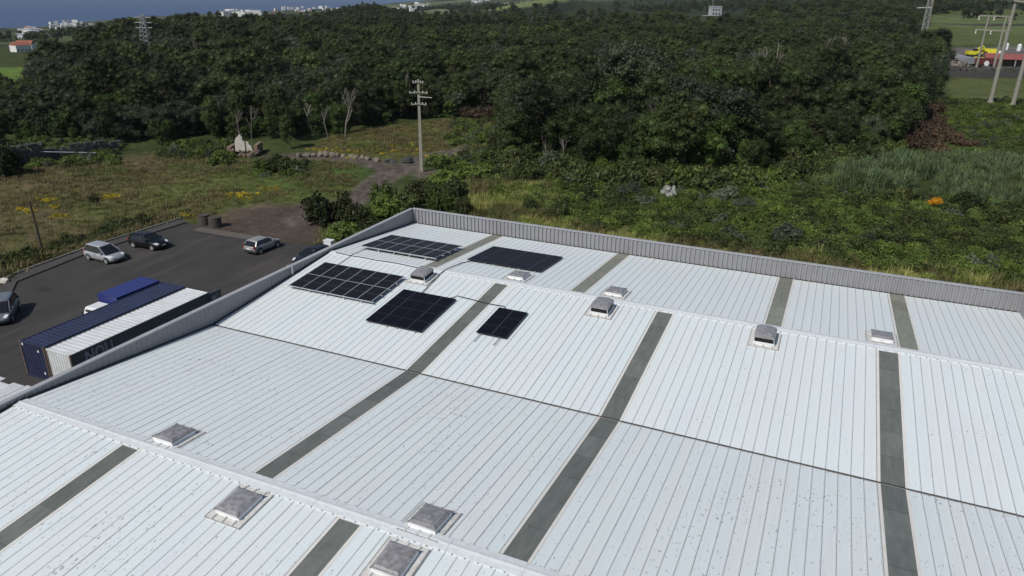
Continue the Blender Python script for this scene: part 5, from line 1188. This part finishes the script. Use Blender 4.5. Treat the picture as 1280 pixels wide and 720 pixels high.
def cover():
    q = np.random.default_rng(21); Z0 = lambda n: np.zeros(n)
    def go(name, colname, P, smin, smax, nk, label, hmul=(.8, 1.2), cat=None, pick=None):
        n = len(P); s = q.uniform(smin, smax, n)*(.55+.9*fbm(N1, P[:, 0]/5+3, P[:, 1]/5, 2)); z = z_of(P)-.04
        return scatter(name, colname, np.stack([P[:, 0], P[:, 1], z], 1), np.stack([s, s, s*q.uniform(*hmul, n)], 1), np.stack([Z0(n), Z0(n), q.uniform(0, 6.28, n)], 1), q.integers(0, nk, n) if pick is None else pick, label, cat)
    SCR = IP([(585, 214), (640, 196), (760, 204), (900, 212), (1010, 196), (1130, 186), (1170, 126), (1420, 126), (1420, 330)])+[(60, 79), (24, 76.5), (8, 75.5), (-12, 74), (-30, 76.5), (-37, 82)]
    CANE = IP([(1048, 240), (1058, 214), (1130, 206), (1290, 204), (1420, 208), (1420, 268), (1280, 258), (1190, 246), (1120, 246)])
    P = rand_in(q, SCR, 9000); P = P[(sdf(CANE, P[:, 0], P[:, 1]) > 0)]; pv = fbm(N2, P[:, 0]/8, P[:, 1]/8, 3)
    pick = np.where(pv < .43, 2, np.where(pv > .66, 4, q.choice([0, 1, 3, 5], len(P)))); pick = np.where(q.random(len(P)) < .25, q.integers(0, 6, len(P)), pick); pick = np.where((pick == 4) & (q.random(len(P)) < .7), 0, pick)
    go('scrub_cover', 'scrub_bush', P, .6, 1.45, 6, 'dense green scrub and creepers between forest and warehouse', (.5, 1.1), pick=pick)
    # thickets under the trees and along the paths
    TH = [at(px, py) for px, py in np.stack([q.uniform(200, 290, 130), q.uniform(180, 199, 130)], 1)]+[at(px, py) for px, py in np.stack([q.uniform(560, 640, 260), q.uniform(150, 226, 260)], 1)]+[at(px, py) for px, py in np.stack([q.uniform(640, 1130, 420), q.uniform(196, 226, 420)], 1)]+[at(px, py) for px, py in np.stack([q.uniform(325, 385, 60), q.uniform(204, 222, 60)], 1)]+[at(px, py) for px, py in np.stack([q.uniform(0, 150, 190), q.uniform(178, 208, 190)], 1)]
    P = np.array(TH); keep = np.ones(len(P), bool)
    for t in TRACKS: keep &= dline(t, P[:, 0], P[:, 1]) > 2.6
    keep &= ~((sdf(APRON, P[:, 0], P[:, 1]) < 1)); P = P[keep]
    go('thicket', 'scrub_bush', P, .6, 1.4, 6, 'leafy thicket along the forest foot and track', (.7, 1.3))
    # taller undergrowth that steps the forest down to the scrub
    fx = q.uniform(625, 1135, 620); P = np.array([at(a_, np.interp(a_, FX, FY)+q.uniform(-4, 13)) for a_ in fx])
    go('forest_undergrowth', 'scrub_bush', P, 1.1, 2.7, 6, 'tall shrubby undergrowth at the foot of the forest', (.8, 1.3), pick=np.where(q.random(len(P)) < .55, 2, q.choice([0, 1, 3, 5], len(P))))
    # hedge strip beside the pavement
    a = np.array(at(0, 338)); b = np.array(at(185, 276)); t = q.random(190)[:, None]; P = a+(b-a)*t+q.normal(size=(190, 2))*np.array([.75, .5])+np.array([-.7, 0]); P = P[P[:, 0] < -67.6]
    hd = go('hedge', 'scrub_bush', P, .45, .95, 3, 'low dark hedge between pavement and dry field', (.7, 1.2), 'hedge', np.where(q.random(len(P)) < .6, 2, 0))
    P = rand_in(q, CANE, 3800); P = P+q.normal(size=P.shape)*np.array([2.2, 1.6]); P = P[fbm(N3, P[:, 0]/4, P[:, 1]/4, 2) > .36]; go('cane_thicket', 'cane', P, .45, .85, 3, 'tall blue-green cane thicket at the right')
    # grasses
    P = np.concatenate([rand_in(q, VERGE, 9500), np.array([at(*c) for c in np.stack([q.uniform(588, 700, 1500), q.uniform(222, 270, 1500)], 1)])]); P = P[(P[:, 1] > 54.5) & (sdf(YARD, P[:, 0], P[:, 1]) > .3)]
    pv = fbm(N1, P[:, 0]/6, P[:, 1]/6, 2); go('dry_grass', 'straw_tuft', P, .7, 1.4, 3, 'tall straw-coloured grass behind the far parapet', (.7, 1.2), pick=np.where(pv < .5, 0, q.integers(1, 3, len(P))))
    P = np.concatenate([rand_in(q, FIELD, 8000), rand_in(q, CLEAR, 3800), rand_in(q, GREENB, 900)]); keep = np.ones(len(P), bool)
    for t in TRACKS: keep &= dline(t, P[:, 0], P[:, 1]) > 1.9
    keep &= (sdf(APRON, P[:, 0], P[:, 1]) > .4) & (sdf(YARD, P[:, 0], P[:, 1]) > 1.6) & (P[:, 0] < -35); P = P[keep]; dens = fbm(N3, P[:, 0]/7, P[:, 1]/7, 3); P = P[(dens > .44) | (q.random(len(P)) < .35)]
    go('field_grass', 'grass_tuft', P, .6, 1.5, 3, 'short dry grass on the field and clearing')
    E_ = np.array([at(*c) for c in np.stack([q.uniform(345, 470, 900), q.uniform(280, 312, 900)], 1)]); E_ = E_[(sdf(YARD, E_[:, 0], E_[:, 1]) > .5) & (E_[:, 0] < -33.8) & (sdf(APRON, E_[:, 0], E_[:, 1]) > .6)]
    E2 = np.stack([-67.6-np.abs(q.normal(size=700))*1.1, q.uniform(30, 59, 700)], 1); E2[:, 0] += np.where(E2[:, 1] < 40, (40-E2[:, 1])*.45, 0)
    go('yard_edge_grass', 'grass_tuft', np.concatenate([E_, E2]), 1.0, 2.2, 3, 'rank grass along the yard edges', (.6, 1.1))
    fl = [(62, 250, 9), (70, 258, 6), (36, 262, 8), (138, 246, 5), (76, 270, 5), (228, 271, 5), (176, 275, 5), (15, 332, 7), (480, 190, 20), (545, 194, 14), (440, 193, 16), (520, 188, 26), (420, 190, 12), (400, 188, 8), (345, 236, 9), (300, 246, 8)]
    P = np.array([at(px+q.normal()*w, py+q.normal()*w*.22) for px, py, w in fl for _ in range(18)]); P = P[sdf(YARD, P[:, 0], P[:, 1]) > 2]
    go('yellow_flowers', 'flower', P, .5, 1.1, 2, 'patches of yellow wildflowers in the field and clearing')
cover()

# ================================================================== AIR
def haze():
    m = bpy.data.materials.new('hazy_air'); m.use_nodes = True; nt = m.node_tree; nt.nodes.remove(nt.nodes['Principled BSDF'])
    v = N(nt, 'ShaderNodeVolumePrincipled'); v.inputs['Color'].default_value = (.80, .88, 1, 1); v.inputs['Density'].default_value = HAZE; v.inputs['Anisotropy'].default_value = .1
    L(nt, v.outputs[0], nt.nodes['Material Output'].inputs['Volume'])
    mb = MB(); mb.box(-12500, 12500, -12500, 12500, SEA-10, 125)
    tag(mb.build('haze', m), 'thin bluish haze over the whole landscape', kind='stuff')
HAZE = .000045
haze()
